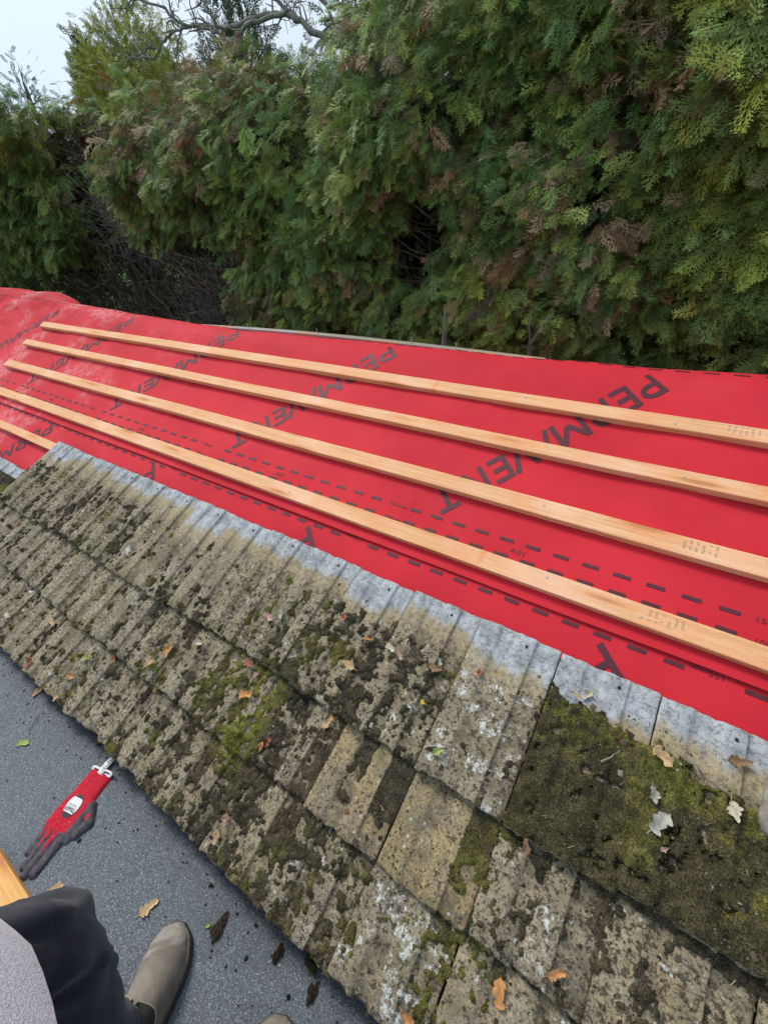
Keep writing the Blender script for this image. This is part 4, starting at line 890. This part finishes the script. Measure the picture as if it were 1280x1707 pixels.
# bare-branched tree
def bare_tree():
    root = empty('bare_tree', (-2.6, 5.4, -2.45)); tag(root, 'bare grey-barked tree reaching lichened branches over the hedge against the sky', 'tree', 'trees beyond the hedge')
    paths, rd = [], []
    def br(pts, r0, r1, tw=10, tl=.35):
        pts = np.array(pts, float); k = np.linspace(0, len(pts)-1, len(pts)*5); p = np.stack([np.interp(k, range(len(pts)), pts[:, i]) for i in range(3)], -1); p[1:-1] += rng.normal(0, .012, (len(p)-2, 3)); paths.append(p); rd.append((r0*.62, r1*.6))
        for _ in range(int(tw*1.6)):
            i = rng.integers(3, len(p)); s = p[i]; d = p[i]-p[i-1]; d = d/np.linalg.norm(d); q = s; pl = [s]; dd = nrm(d+rng.normal(0, .7, 3)+np.array((-.2, 0, .15)))
            for _ in range(5): dd = nrm(dd+rng.normal(0, .35, 3)); q = q+dd*tl*rng.uniform(.1, .25); pl.append(q)
            paths.append(np.array(pl)); rd.append((r1*.8, .003))
            for _ in range(3):
                s2 = pl[rng.integers(1, 5)]; paths.append(np.array([s2, s2+nrm(rng.normal(0, 1, 3))*.08, s2+nrm(rng.normal(0, 1, 3))*.14])); rd.append((.004, .002))
    paths.append(np.array([(-2.6, 5.4, -2.45), (-2.7, 5.3, 0), (-2.9, 5.2, 1.8), (-3.3, 5.1, 2.3)])); rd.append((.12, .07))
    br([(-3.3, 5.1, 2.3), (-4.0, 5, 2.63), (-4.29, 5, 2.81), (-4.6, 5, 2.84), (-5.1, 5, 2.85), (-5.5, 5, 2.92), (-5.95, 5, 3.01), (-6.2, 5, 3.2), (-6.6, 5, 3.32), (-7.2, 5, 3.5)], .05, .014, 16)
    br([(-4.29, 5, 2.81), (-4.8, 4.9, 2.80), (-5.04, 4.9, 2.72), (-5.4, 4.9, 2.86), (-5.56, 4.9, 2.92), (-5.9, 4.9, 2.99)], .035, .016, 8)
    br([(-5.56, 4.9, 2.92), (-5.9, 4.9, 2.96), (-6.2, 4.9, 2.90), (-6.4, 4.9, 2.82), (-6.8, 4.9, 2.85), (-7.24, 4.9, 2.98)], .025, .010, 10)
    br([(-4.0, 5, 2.63), (-4.6, 5.1, 3.0), (-5.1, 5.1, 3.12), (-5.6, 5.1, 3.16), (-6.2, 5.1, 3.5)], .035, .012, 14)
    br([(-3.7, 5.1, 2.5), (-3.9, 5, 2.9), (-4.2, 5, 3.2), (-4.8, 5, 3.5)], .035, .012, 12)
    br([(-3.3, 5.1, 2.3), (-3.2, 5, 2.7), (-3.4, 5, 3.2), (-3.2, 5, 3.8)], .045, .014, 12)
    br([(-5.04, 4.9, 2.72), (-5.3, 4.8, 2.60), (-5.6, 4.8, 2.62), (-5.9, 4.8, 2.7)], .014, .006, 6)
    v, f = tubes_np(paths, rd, 6); t = link('limbs', mesh_np('limbs', v, f), M['pale_bark'], None, True); t.parent = root; t.matrix_parent_inverse = Matrix.Translation(root.location).inverted()
bare_tree()
# pale rendered house glimpsed through the hedge
hs_ = empty('house', (-9, 32, -2.45)); tag(hs_, 'pale rendered house glimpsed through the gaps of the hedge', 'house')
hm = plain('pale_render', (.62, .63, .66), .9, .08, 2); b = MB(); b.box((-16, 30, -2.45), (4, 38, 1.1)); o = b.build('wall', hm); o.parent = hs_; o.matrix_parent_inverse = Matrix.Translation((9, -32, 2.45))
b = MB(); vs = [b.bm.verts.new(q) for q in [(-16.4, 29.6, 1.1), (4.4, 29.6, 1.1), (4.4, 38.4, 1.1), (-16.4, 38.4, 1.1), (-14, 34, 1.9), (2, 34, 1.9)]]
for f in [(0, 1, 5, 4), (1, 2, 5), (2, 3, 4, 5), (3, 0, 4), (3, 2, 1, 0)]: b.bm.faces.new([vs[i] for i in f])
o = b.build('roof', plain('slate', (.12, .12, .14), .7, .2, 5)); o.parent = hs_; o.matrix_parent_inverse = Matrix.Translation((9, -32, 2.45))
wm = plain('window_glass', (.05, .06, .08), .1, .1, 2, .6); fm_ = plain('white_frame', (.8, .8, .8), .5, .02, 2)
for x in (-13, -9, -4, 1):
    b = MB(); b.box((x-.7, 29.93, -.9), (x+.7, 29.997, .5)); o = b.build('window', fm_); o.parent = hs_; o.matrix_parent_inverse = Matrix.Translation((9, -32, 2.45))
    b = MB(); b.box((x-.62, 29.90, -.82), (x-.03, 29.928, .42)); b.box((x+.03, 29.90, -.82), (x+.62, 29.928, .42)); b.build('pane', wm, o)

# ------------------------------------------------------------------ glove
def glove():
    root = empty('work_glove', (-1.075, -.15, 0)); tag(root, 'red knitted work glove with grey coated fingers lying flat on the felt', 'glove')
    inv = Matrix.Translation(root.location).inverted()
    # local axes: q along the hand towards the fingers, p across (thumb side positive)
    O = np.array((-1.092, -.045)); dq = np.array((.215, -.976)); dp = np.array((.976, .215))*1.2
    st = .0011; q = np.arange(-.006, .262, st); p = np.arange(-.06, .085, st); Pp, Q = np.meshgrid(p, q)
    def cap(a, b, ra, rb, ha, hb):
        a = np.array(a); b = np.array(b); d = b-a; t = np.clip(((Pp-a[0])*d[0]+(Q-a[1])*d[1])/(d@d), 0, 1)
        dist = np.hypot(Pp-a[0]-t*d[0], Q-a[1]-t*d[1]); r = ra+(rb-ra)*t; h = ha+(hb-ha)*t
        return h*np.sqrt(np.clip(1-(dist/r)**2, 0, None)), dist/r
    hand = np.zeros_like(Pp)
    # cuff and palm as a loft
    cq = [-.01, 0, .03, .06, .09, .12, .15, .165]; hwid = [.030, .031, .030, .031, .038, .043, .042, .038]; cx = [-.001, 0, .0, .0, .004, .006, .007, .008]
    W = np.interp(Q, cq, hwid)*1.06; X0 = np.interp(Q, cq, cx); inside = (Q >= 0) & (Q < .166)
    hand = np.where(inside, .0125*np.sqrt(np.clip(1-((Pp-X0)/W)**4, 0, None))*smooth(.176, .15, Q), 0)
    fing = [((-.022, .145), (-.021, .212), .0102, .0085), ((-.008, .15), (-.006, .238), .0108, .009), ((.009, .15), (.010, .250), .0112, .0095), ((.027, .14), (.027, .240), .0125, .0100)]
    fh = np.zeros_like(Pp); fid = np.full(Pp.shape, -1)
    for i, (a, b, ra, rb) in enumerate(fing):
        h, dd = cap(a, b, ra, rb, .011, .0085); fid = np.where(h > fh, i, fid); fh = np.maximum(fh, h)
    th1, _ = cap((.038, .075), (.062, .108), .0125, .012, .013, .014); th2, _ = cap((.062, .108), (.052, .142), .0115, .0095, .013, .010); th = np.maximum(th1, th2)
    Hh = np.maximum(np.maximum(hand, fh), th)
    # soft merge of palm and fingers, wrinkles
    Hh = Hh+(Hh > .001)*((fbm(Pp, Q, 55, 4, 3)-.5)*.0045+(fbm(Pp*3, Q, 240, 2, 5)-.5)*.0009)
    # coating boundary: knit V shapes run down onto the fingers
    knit = np.zeros(Pp.shape, bool)
    palm_edge = X0+W*.52+(.012-.10*np.clip(Q-.02, 0, .05))*0
    right = np.interp(Q, [0, .05, .08, .11, .14, .17, .22], [.06, .034, .033, .033, .030, .022, .010])
    knit |= (Q < .15) & (Pp < right)
    for i, (a, b, ra, rb) in enumerate(fing[:3]):
        tip = [.178, .196, .205][i]; cxq = a[0]+(b[0]-a[0])*np.clip((Q-.14)/.1, 0, 1)-.001
        wv = np.clip((tip-Q)/(tip-.135), 0, 1)*.0098; knit |= (Q > .135) & (Q < tip) & (np.abs(Pp-cxq) < wv)
    knit |= (th1 > hand+.001) & (np.abs(Pp-.052) < .004) & (Q < .108) & (Q > .09)
    def put(name, mask, mat, lift=0.0):
        P3 = np.zeros(Pp.shape+(3,)); w2 = O+Q[..., None]*dq+Pp[..., None]*dp; P3[..., :2] = w2; P3[..., 2] = np.maximum(Hh, .0005)+.001+lift
        idx = np.arange(Pp.size).reshape(Pp.shape); s = Hh > .0008; kq = (s[:-1, :-1] | s[1:, 1:] | s[1:, :-1] | s[:-1, 1:]) & mask[:-1, :-1]
        F = np.stack([idx[:-1, :-1], idx[1:, :-1], idx[1:, 1:], idx[:-1, 1:]], -1)[kq]; u, iv = np.unique(F.ravel(), return_inverse=True)
        me = mesh_np(name, P3.reshape(-1, 3)[u], iv.reshape(-1, 4)); o = link(name, me, mat, None, True); o.parent = root; o.matrix_parent_inverse = inv
        bm = bmesh.new(); bm.from_mesh(me); bmesh.ops.recalc_face_normals(bm, faces=bm.faces[:]); bm.to_mesh(me); bm.free(); return o
    k = NT('red_knit', .9, .15); pp = k.pos(); c = k.mix(k.ramp(k.noise(900, 2, pp), .3, .7), (.50, .015, .03), (.68, .03, .055)); c = k.mix(k.ramp(k.noise(160, 3, pp, .7), .60, .68), c, (.09, .02, .02)); c = k.mix(k.ramp(k.noise(330, 2, pp), .68, .73), c, (.7, .6, .58)); k.col(c)
    k.bump(k.n('TexWave', 1, None, Vector=k.n('Mapping', Vector=pp, Rotation=(0, 0, .2)), Scale=170.0, Distortion=2.0), .0012, .7); knm = k.m
    gm = plain('grey_coating', (.068, .058, .066), .65, .35, 90, .3, .001)
    put('knit_back', knit, knm); put('coated_fingers', ~knit, gm)
    wm_ = plain('white_elastic', (.72, .70, .68), .8, .1, 200)
    def W3(pv, qv, z): a = O+qv*dq+pv*dp; return Vector((a[0], a[1], z))
    b = MB(); n = 40; pts = []
    for i in range(n+1):
        a = 2*math.pi*i/n; pv = .0005+.032*math.cos(a); qv = -.003+(.0065+.003*math.cos(2*a+.6))*math.sin(a); pts.append(W3(pv, qv, .009+.0035*math.sin(a+2.4)))
    b.tube(pts, .0034, 8, False); o = b.build('cuff_trim', wm_, None, True); o.parent = root; o.matrix_parent_inverse = inv
    # tag
    b = MB(); rows = []
    for i in range(12):
        t = i/11; qv = .006-.062*t; pc = .002-.004*t; rows.append([b.bm.verts.new(W3(pc+s*.0085, qv, .013-.006*t+.003*math.sin(t*5))) for s in (-1, 1)])
    for i in range(11): b.bm.faces.new((rows[i][0], rows[i][1], rows[i+1][1], rows[i+1][0]))
    lb = b.build('care_tag', wm_, None, True); lb.parent = root; lb.matrix_parent_inverse = inv; md = lb.modifiers.new('t', 'SOLIDIFY'); md.thickness = .0006
    blk = plain('black_print', (.02, .02, .022), .6, .1, 100); gry = plain('grey_print', (.16, .15, .17), .7, .1, 100)
    def ptext(name, txt, pc, qc, ang_dir, width, cap, z, mat, parent):
        # ang_dir: +1 text top towards the fingers
        me = text_mesh(txt, 0, .01); co = np.array([v.co[:] for v in me.vertices]); a0, a1 = co[:, 0].min(), co[:, 0].max(); b1 = co[:, 1].max()
        for v in me.vertices:
            a = ((v.co.x-a0)/(a1-a0)-.5)*width; bb = (v.co.y/b1-.5)*cap
            # top towards the fingers: up = +q ; reading direction = -p seen from above
            zz = z(a, bb) if callable(z) else z
            v.co = W3(pc-a*ang_dir, qc+bb*ang_dir, zz)
        o = link(name, me, mat); o.parent = root; o.matrix_parent_inverse = inv; return o
    def hz(pv, qv):
        i = int(np.clip(round((qv+.006)/st), 0, Hh.shape[0]-1)); j = int(np.clip(round((pv+.06)/st), 0, Hh.shape[1]-1)); return float(Hh[max(0,i-4):i+5, max(0,j-4):j+5].max())
    def oval(name, pc, qc, rp, rq, dz, mat, cut=None):
        b = MB(); N = 36; c = b.bm.verts.new(W3(pc, qc, max(hz(pc, qc), .011)+dz)); r = []
        for ring in (.5, 1):
            rr = []
            for i in range(N):
                a = 2*math.pi*i/N; pv, qv = pc+rp*ring*math.cos(a), qc+rq*ring*math.sin(a)
                if cut: qv = min(max(qv, qc+cut[0]), qc+cut[1])
                rr.append(b.bm.verts.new(W3(pv, qv, max(hz(pv, qv), .009)+dz)))
            r.append(rr)
        for i in range(N): b.bm.faces.new((c, r[0][i], r[0][(i+1) % N])); b.bm.faces.new((r[0][i], r[1][i], r[1][(i+1) % N], r[0][(i+1) % N]))
        o = b.build(name, mat, None, True); o.parent = root; o.matrix_parent_inverse = inv; return o
    bp, bq = .001, .094
    oval('badge', bp, bq, .0185, .029, .0016, blk); oval('badge_panel', bp, bq-.001, .0180, .0275, .0024, wm_, (-.020, .0175))
    zf = hz(bp, bq)+.0032
    zfun = lambda pc, qc: (lambda a, bb: max(hz(pc-a, qc+bb), .010)+.0034)
    ptext('badge_word', 'TRAFFI', bp, bq+.008, 1, .031, .0105, zfun(bp, bq+.008), blk, root)
    ptext('badge_mark', 'GLOVE', bp, bq-.002, 1, .022, .0038, zfun(bp, bq-.002), gry, root)
    tz = lambda qv: .013-.006*((.006-qv)/.062)+.0036
    for qq, s_, cp in ((-.008, 'ZZE', .006), (-.032, 'CE', .005), (-.046, '388', .004)):
        pass
    b = MB(); rr = random.Random(4)
    for r_ in range(8):
        for c_ in range(4):
            if rr.random() < .3: continue
            qv = -.006-r_*.006; pv = -.006+c_*.0034; t = (.006-qv)/.062; z = .0145-.006*t+.003*math.sin(t*5)
            vs = [b.bm.verts.new(W3(pv+.002-.004*t+dx, qv+dy, z)) for dx, dy in ((0, 0), (.0022, 0), (.0022, .0028), (0, .0028))]; b.bm.faces.new(vs)
    o = b.build('tag_print', gry); o.parent = root; o.matrix_parent_inverse = inv
glove()

# ------------------------------------------------------------------ person holding the camera
def loft(name, path, radii, mat, parent, n=28, wr=.006, seed=1, sub=6, cap0=True, cap1=True, wsc=9, flat=1.0):
    path = [np.array(p, float) for p in path]; m = len(path); K = (m-1)*sub+1; tt = np.linspace(0, m-1, K)
    def cr(arr):
        arr = np.array(arr, float); out = []
        for t in tt:
            i = min(int(t), m-2); f = t-i; p0 = arr[max(i-1, 0)]; p1 = arr[i]; p2 = arr[i+1]; p3 = arr[min(i+2, m-1)]
            out.append(.5*((2*p1)+(-p0+p2)*f+(2*p0-5*p1+4*p2-p3)*f*f+(-p0+3*p1-3*p2+p3)*f**3))
        return np.array(out)
    P = cr(path); Rr = cr([(r if hasattr(r, '__len__') else (r, r)) for r in radii]); d = nrm(np.gradient(P, axis=0))
    ax = np.array((1., 0, 0)); a = nrm(ax-(d@ax)[:, None]*d); b = np.cross(d, a); th = np.arange(n)*2*math.pi/n
    V = []
    for i in range(K):
        u = np.cos(th); v = np.sin(th); nz = (fbm(u*1.3+seed*3+P[i][0]*wsc*.3, v*1.3+P[i][2]*wsc+P[i][1]*wsc*.5+seed, 1.6, 4, seed)-.5)*2*wr
        V.append(P[i]+(a[i]*u[:, None])*(Rr[i, 0]+nz)[:, None]+(b[i]*v[:, None])*(Rr[i, 1]+nz)[:, None])
    V = np.array(V).reshape(-1, 3); i = np.arange(K*n).reshape(K, n); j = np.roll(i, -1, 1); F = np.stack([i[:-1], j[:-1], j[1:], i[1:]], -1).reshape(-1, 4)
    bm = bmesh.new(); vv = [bm.verts.new(q) for q in V]
    for f in F: bm.faces.new([vv[k] for k in f])
    if cap0: bm.faces.new([vv[k] for k in range(n)][::-1])
    if cap1: bm.faces.new([vv[k] for k in range((K-1)*n, K*n)])
    bmesh.ops.recalc_face_normals(bm, faces=bm.faces[:]); me = bpy.data.meshes.new(name); bm.to_mesh(me); bm.free()
    return link(name, me, mat, parent, True)
def cloth(name, col, sc=500, fuzz=.0006, rough=.95, var=.3):
    k = NT(name, rough, .1); p = k.pos(); n = k.noise(sc, 3, p); n2 = k.noise(12, 4, p)
    c = k.mix(k.ramp(n, .3, .7), tuple(x*(1-var) for x in col), tuple(x*(1+var) for x in col)); c = k.mix(k.math('MULTIPLY', k.ramp(n2, .4, .7), .3), c, tuple(min(1, x*1.5) for x in col)); k.col(c)
    k.bump(k.math('ADD', n, n2), fuzz*4, .6); k.b.inputs['Sheen Weight'].default_value = .25; return k.m
def person():
    # feet: left foot near (-.57, -.13) toe, right foot near (-.30, -.09) toe
    lt, rtp = np.array((-.586, -.128)), np.array((-.292, -.088))
    hipL, hipR = np.array((-.52, -.44, .86)), np.array((-.33, -.46, .86)); kneeL, kneeR = np.array((-.54, -.22, .43)), np.array((-.315, -.36, .46))
    ankL, ankR = np.array((-.505, -.34, .10)), np.array((-.30, -.35, .10))
    chest = np.array((-.42, -.52, 1.28)); neck = np.array((-.42, -.50, 1.46)); head = np.array((-.40, -.44, 1.60))
    shL, shR = np.array((-.61, -.50, 1.40)), np.array((-.23, -.53, 1.40)); elL, elR = np.array((-.68, -.55, 1.12)), np.array((-.14, -.60, 1.14)); wrL, wrR = np.array((-.70, -.42, .93)), np.array((-.04, -.34, 1.25))
    pel = (hipL+hipR)/2+np.array((0, 0, .05))
    verts = [pel, (pel+chest)/2, chest, neck, neck+np.array((.0, .03, .07)), head, head+np.array((0, .01, .07)), shL, elL, wrL, shR, elR, wrR, hipL, kneeL, ankL, np.array((-.560, -.20, .042)), hipR, kneeR, ankR, np.array((-.295, -.15, .042)), np.array((-.54, -.33, .65))]
    edges = [(0, 1), (1, 2), (2, 3), (3, 4), (4, 5), (5, 6), (2, 7), (7, 8), (8, 9), (2, 10), (10, 11), (11, 12), (0, 13), (13, 21), (21, 14), (14, 15), (15, 16), (0, 17), (17, 18), (18, 19), (19, 20)]
    rad = [.12, .12, .13, .055, .055, .085, .06, .06, .042, .028, .06, .042, .028, .066, .038, .030, .024, .066, .038, .030, .024, .050]
    def hand(wi, wpos, d, side, grip):
        d = nrm(np.array(d, float)); s = nrm(np.cross(d, np.array(side, float))); pl = len(verts); verts.append(wpos+d*.06); rad.append(.030); edges.append((wi, pl))
        for k in range(4):
            o = s*(k-1.5)*.021; ln = [.032, .037, .034, .027][k]; b = wpos+d*.09+o; q = len(verts); g = np.array(grip, float)
            verts.extend([b, b+nrm(d+.5*g)*ln, b+nrm(d+.5*g)*ln+nrm(d*.3+g)*ln*.75]); rad.extend([.010, .009, .008]); edges.extend([(pl, q), (q, q+1), (q+1, q+2)])
        q = len(verts); verts.extend([wpos+d*.04-s*.034, wpos+d*.075-s*.05+np.array(grip)*.012]); rad.extend([.012, .010]); edges.extend([(pl, q), (q, q+1)])
    hand(9, wrL, (0, .35, -.9), (1, 0, 0), (.6, .3, -.2)); hand(12, wrR, (.25, .85, .15), (0, 0, 1), (.3, .3, -.2))
    me = bpy.data.meshes.new('person'); me.from_pydata([tuple(v) for v in verts], edges, []); skin = plain('skin', (.52, .30, .21), .55, .1, 60)
    body = link('person', me, skin); md = body.modifiers.new('skin', 'SKIN'); md.use_smooth_shade = True
    for i, r in enumerate(rad): me.skin_vertices[0].data[i].radius = (r, r)
    me.skin_vertices[0].data[0].use_root = True
    sb = body.modifiers.new('sub', 'SUBSURF'); sb.levels = 1; sb.render_levels = 1
    bpy.context.view_layer.update(); ev = body.evaluated_get(bpy.context.evaluated_depsgraph_get()); nm = bpy.data.meshes.new_from_object(ev); body.modifiers.clear(); body.data = nm; nm.name = 'person'
    if not nm.materials: nm.materials.append(skin)
    for pl in nm.polygons: pl.use_smooth = True
    tag(body, 'person in navy trousers, grey fleece and brown boots standing on the felt, holding the camera', 'person')
    # face and hair
    hd = head
    b = MB(); bmesh.ops.create_uvsphere(b.bm, u_segments=24, v_segments=16, radius=1, matrix=Matrix.Translation(hd+np.array((0, -.012, .045))) @ Matrix.Diagonal((.088, .102, .10, 1)))
    for v in list(b.bm.verts):
        if v.co.z < hd[2]+.035+.5*max(0, v.co.y-hd[1]): b.bm.verts.remove(v)
    b.build('hair', cloth('hair_brown', (.06, .035, .02), 900, .001), body, True)
    b = MB()
    for s in (-1, 1):
        bmesh.ops.create_uvsphere(b.bm, u_segments=10, v_segments=8, radius=.012, matrix=Matrix.Translation(hd+np.array((s*.030, .078, .012))))
    b.build('eyes', plain('eye_white', (.75, .73, .70), .2), body, True)
    b = MB(); b.tube([hd+np.array((0, .078, .022)), hd+np.array((0, .098, -.008)), hd+np.array((0, .088, -.022))], [.006, .013, .009], 8)
    for s in (-1, 1): b.tube([hd+np.array((s*.083, 0, .02)), hd+np.array((s*.094, -.012, .0)), hd+np.array((s*.082, 0, -.028))], [.008, .013, .007], 8)
    b.build('nose_and_ears', skin, body, True)
    b = MB(); b.tube([hd+np.array((-.024, .076, -.042)), hd+np.array((0, .083, -.044)), hd+np.array((.024, .076, -.042))], [.004, .006, .004], 8); b.build('mouth', plain('lips', (.40, .14, .12), .5), body, True)
    navy = cloth('navy_cotton', (.008, .011, .021), 700, .0006, .9, .35)
    tw = lambda a, b_, t: a*(1-t)+b_*t
    # trousers: both legs and a seat, one garment
    LEGL = [(-.518, -.312, .080), (-.520, -.310, .12), (-.540, -.280, .26), (-.557, -.237, .38), (-.558, -.224, .45), (-.55, -.27, .56), (-.54, -.36, .70), (-.52, -.44, .88)]
    RADL = [(.064, .072), (.064, .070), (.068, .074), (.068, .076), (.068, .072), (.078, .076), (.095, .095), (.10, .11)]
    LEGR = [(-.30, -.35, .10), (-.30, -.35, .15), (-.305, -.355, .28), (-.31, -.36, .42), (-.315, -.365, .50), (-.32, -.39, .62), (-.325, -.42, .76), (-.33, -.44, .88)]
    o = loft('trousers', LEGL, RADL, navy, body, 48, .017, 3, 8, cap0=False, wsc=14)
    o2 = loft('tmp', LEGR, [(.060, .066), (.061, .068), (.066, .068), (.070, .070), (.074, .074), (.085, .082), (.095, .095), (.10, .11)], navy, body, 36, .010, 5, 8, cap0=False); o3 = loft('tmp', [(-.42, -.44, .80), (-.42, -.45, .88), (-.42, -.46, .98)], [(.20, .13), (.20, .135), (.185, .12)], navy, body, 40, .006, 6, 6)
    bm = bmesh.new()
    for q in (o, o2, o3): bm.from_mesh(q.data)
    bm.to_mesh(o.data); bm.free()
    for q in (o2, o3): bpy.data.objects.remove(q)
    o.data.polygons.foreach_set('use_smooth', np.ones(len(o.data.polygons), bool))
    fl = cloth('grey_fleece', (.46, .46, .51), 520, .0007, 1.0, .3)
    h1 = loft('fleece_jacket', [(-.350, -.352, .705), (-.365, -.37, .78), (-.42, -.41, .90), (-.42, -.45, 1.05), (-.42, -.49, 1.20), (-.42, -.52, 1.34), (-.42, -.51, 1.43)], [(.250, .208), (.250, .206), (.235, .19), (.23, .175), (.225, .16), (.215, .135), (.10, .08)], fl, body, 48, .010, 7, 8, cap0=False, cap1=False)
    h2 = loft('tmp', [tuple(shL), tuple(elL), tuple(wrL)], [.082, .066, .048], fl, body, 24, .007, 8, 8, True, False); h3 = loft('tmp', [tuple(shR), tuple(elR), tuple(wrR)], [.082, .066, .048], fl, body, 24, .007, 9, 8, True, False)
    bm = bmesh.new()
    for q in (h1, h2, h3): bm.from_mesh(q.data)
    bm.to_mesh(h1.data); bm.free()
    for q in (h2, h3): bpy.data.objects.remove(q)
    h1.data.polygons.foreach_set('use_smooth', np.ones(len(h1.data.polygons), bool))
    # boots
    def boot(toe, heel, name='boot'):
        toe = np.array(toe); heel = np.array(heel); ax = toe-heel; L = np.linalg.norm(ax); ax = ax/L; sd = np.array((ax[1], -ax[0]))
        n = 40; S = np.linspace(0, 1, n); hwm = np.interp(S, [0, .06, .2, .4, .6, .74, .86, .95, .985, 1], [.020, .032, .036, .035, .043, .0475, .044, .031, .019, .004])
        top = np.interp(S, [0, .04, .12, .3, .42, .55, .7, .85, .95, 1], [.06, .13, .155, .155, .120, .090, .070, .058, .046, .028]); off = np.interp(S, [0, .5, .8, 1], [0, .002, -.002, -.008])
        leather = NT('brown_suede', .85, .2); pp = leather.pos(); c = leather.mix(leather.ramp(leather.noise(16, 5, pp), .35, .65), (.17, .145, .115), (.27, .235, .19)); c = leather.mix(leather.ramp(leather.noise(7, 4, pp, .6, 1.5), .52, .66), c, (.36, .33, .28)); c = leather.mix(leather.math('MULTIPLY', leather.ramp(leather.noise(350, 2, pp), .3, .7), .25), c, (.08, .065, .05)); leather.col(c); leather.bump(leather.math('ADD', leather.noise(25, 5, pp), leather.math('MULTIPLY', leather.noise(400, 2, pp), .3)), .004, .6)
        m_ = 28; V = []
        for i in range(n):
            for k in range(m_):
                a = math.pi*k/(m_-1); cx = math.cos(a); sz = math.sin(a); pw = 1.0 if S[i] > .5 else .75
                x = hwm[i]*np.sign(cx)*abs(cx)**.75; z = .018+(top[i]-.018)*sz**(.85 if S[i] > .45 else .6)
                if S[i] < .45: x *= 1-.18*(z/.155)
                w2 = heel+ax*S[i]*L+sd*(x+off[i]); V.append((w2[0], w2[1], z+(fbm(np.array([x*20]), np.array([S[i]*9]), 1., 3, 2)[0]-.5)*.004))
        idx = np.arange(n*m_).reshape(n, m_); F = np.stack([idx[:-1, :-1], idx[1:, :-1], idx[1:, 1:], idx[:-1, 1:]], -1).reshape(-1, 4)
        me = mesh_np(name, V, F); bm = bmesh.new(); bm.from_mesh(me); bmesh.ops.recalc_face_normals(bm, faces=bm.faces[:]); bm.to_mesh(me); bm.free(); bo_ = link(name, me, leather.m, body, True)
        def outline(gr, z0, z1, nm, mat):
            b = MB(); lo, hi = [], []
            pts = [(S[i], hwm[i]+gr) for i in range(n)]+[(S[i], -hwm[i]-gr) for i in range(n-1, -1, -1)]
            for s, x in pts:
                se = s+(gr/L if s > .98 else (-gr/L if s < .02 else 0)); w2 = heel+ax*se*L+sd*(x+np.interp(s, S, off)); lo.append(b.bm.verts.new((w2[0], w2[1], z0))); hi.append(b.bm.verts.new((w2[0], w2[1], z1)))
            N = len(lo)
            for i in range(N): b.bm.faces.new((lo[i], lo[(i+1) % N], hi[(i+1) % N], hi[i]))
            b.bm.faces.new(hi); b.bm.faces.new(lo[::-1]); b.build(nm, mat, bo_)
        outline(.005, .001, .019, 'sole', plain('boot_sole', (.045, .040, .035), .7, .3, 60)); outline(.0028, .0195, .0235, 'welt', plain('boot_welt', (.16, .135, .10), .8, .3, 200))
        # elastic side panel with stitched rim, both sides
        el = NT('elastic_gore', .9, .1); el.col(el.mix(el.n('TexWave', 1, None, Vector=el.pos(), Scale=220.0), (.035, .03, .026), (.075, .065, .055)))
        for side in (-1, 1):
            b = MB(); rim = []
            cs = b.bm.verts.new(Vector((0, 0, 0))); ring = []; N = 22
            def bpnt(s, zz, e):
                i = int(np.clip(round(s*(n-1)), 0, n-1)); tp = top[i]; f = np.clip((zz-.018)/(tp-.018), 0, .999); sz = f**(1/(.85 if S[i] > .45 else .6)); cx = math.sqrt(max(0, 1-sz*sz)); x = hwm[i]*cx**.75*(1-.18*(zz/.155) if S[i] < .45 else 1)
                w2 = heel+ax*s*L+sd*(side*(x+e)+off[i]); return Vector((w2[0], w2[1], zz+e*.5))
            B4 = [(.46, .122), (.68, .095), (.60, .030), (.30, .045)]
            for i in range(N+1):
                t = i/N; w_ = [(1-t)**3, 3*t*(1-t)**2, 3*t*t*(1-t), t**3]; ring.append((sum(w_[q]*B4[q][0] for q in range(4)), sum(w_[q]*B4[q][1] for q in range(4))))
            base = [b.bm.verts.new(bpnt(s_, min(z, .15), .0024)) for s_, z in ring]; mid = [b.bm.verts.new(bpnt(.40+(s_-.40)*.5, .09+(z-.09)*.5, .0032)) for s_, z in ring]
            b.bm.verts.remove(cs)
            for i in range(N): b.bm.faces.new((base[i], base[i+1], mid[i+1], mid[i]))
            b.bm.faces.new(mid); b.build('elastic_panel', el.m, bo_, True)
            b = MB(); b.tube([bpnt(s, min(z, .152), .003) for s, z in ring], .0017, 6); b.build('panel_stitching', plain('tan_stitching', (.30, .26, .20), .8), bo_, True)
        return bo_
    boot((-.590, -.120), (-.483, -.395)); boot((-.278, -.096), (-.307, -.386))
person()
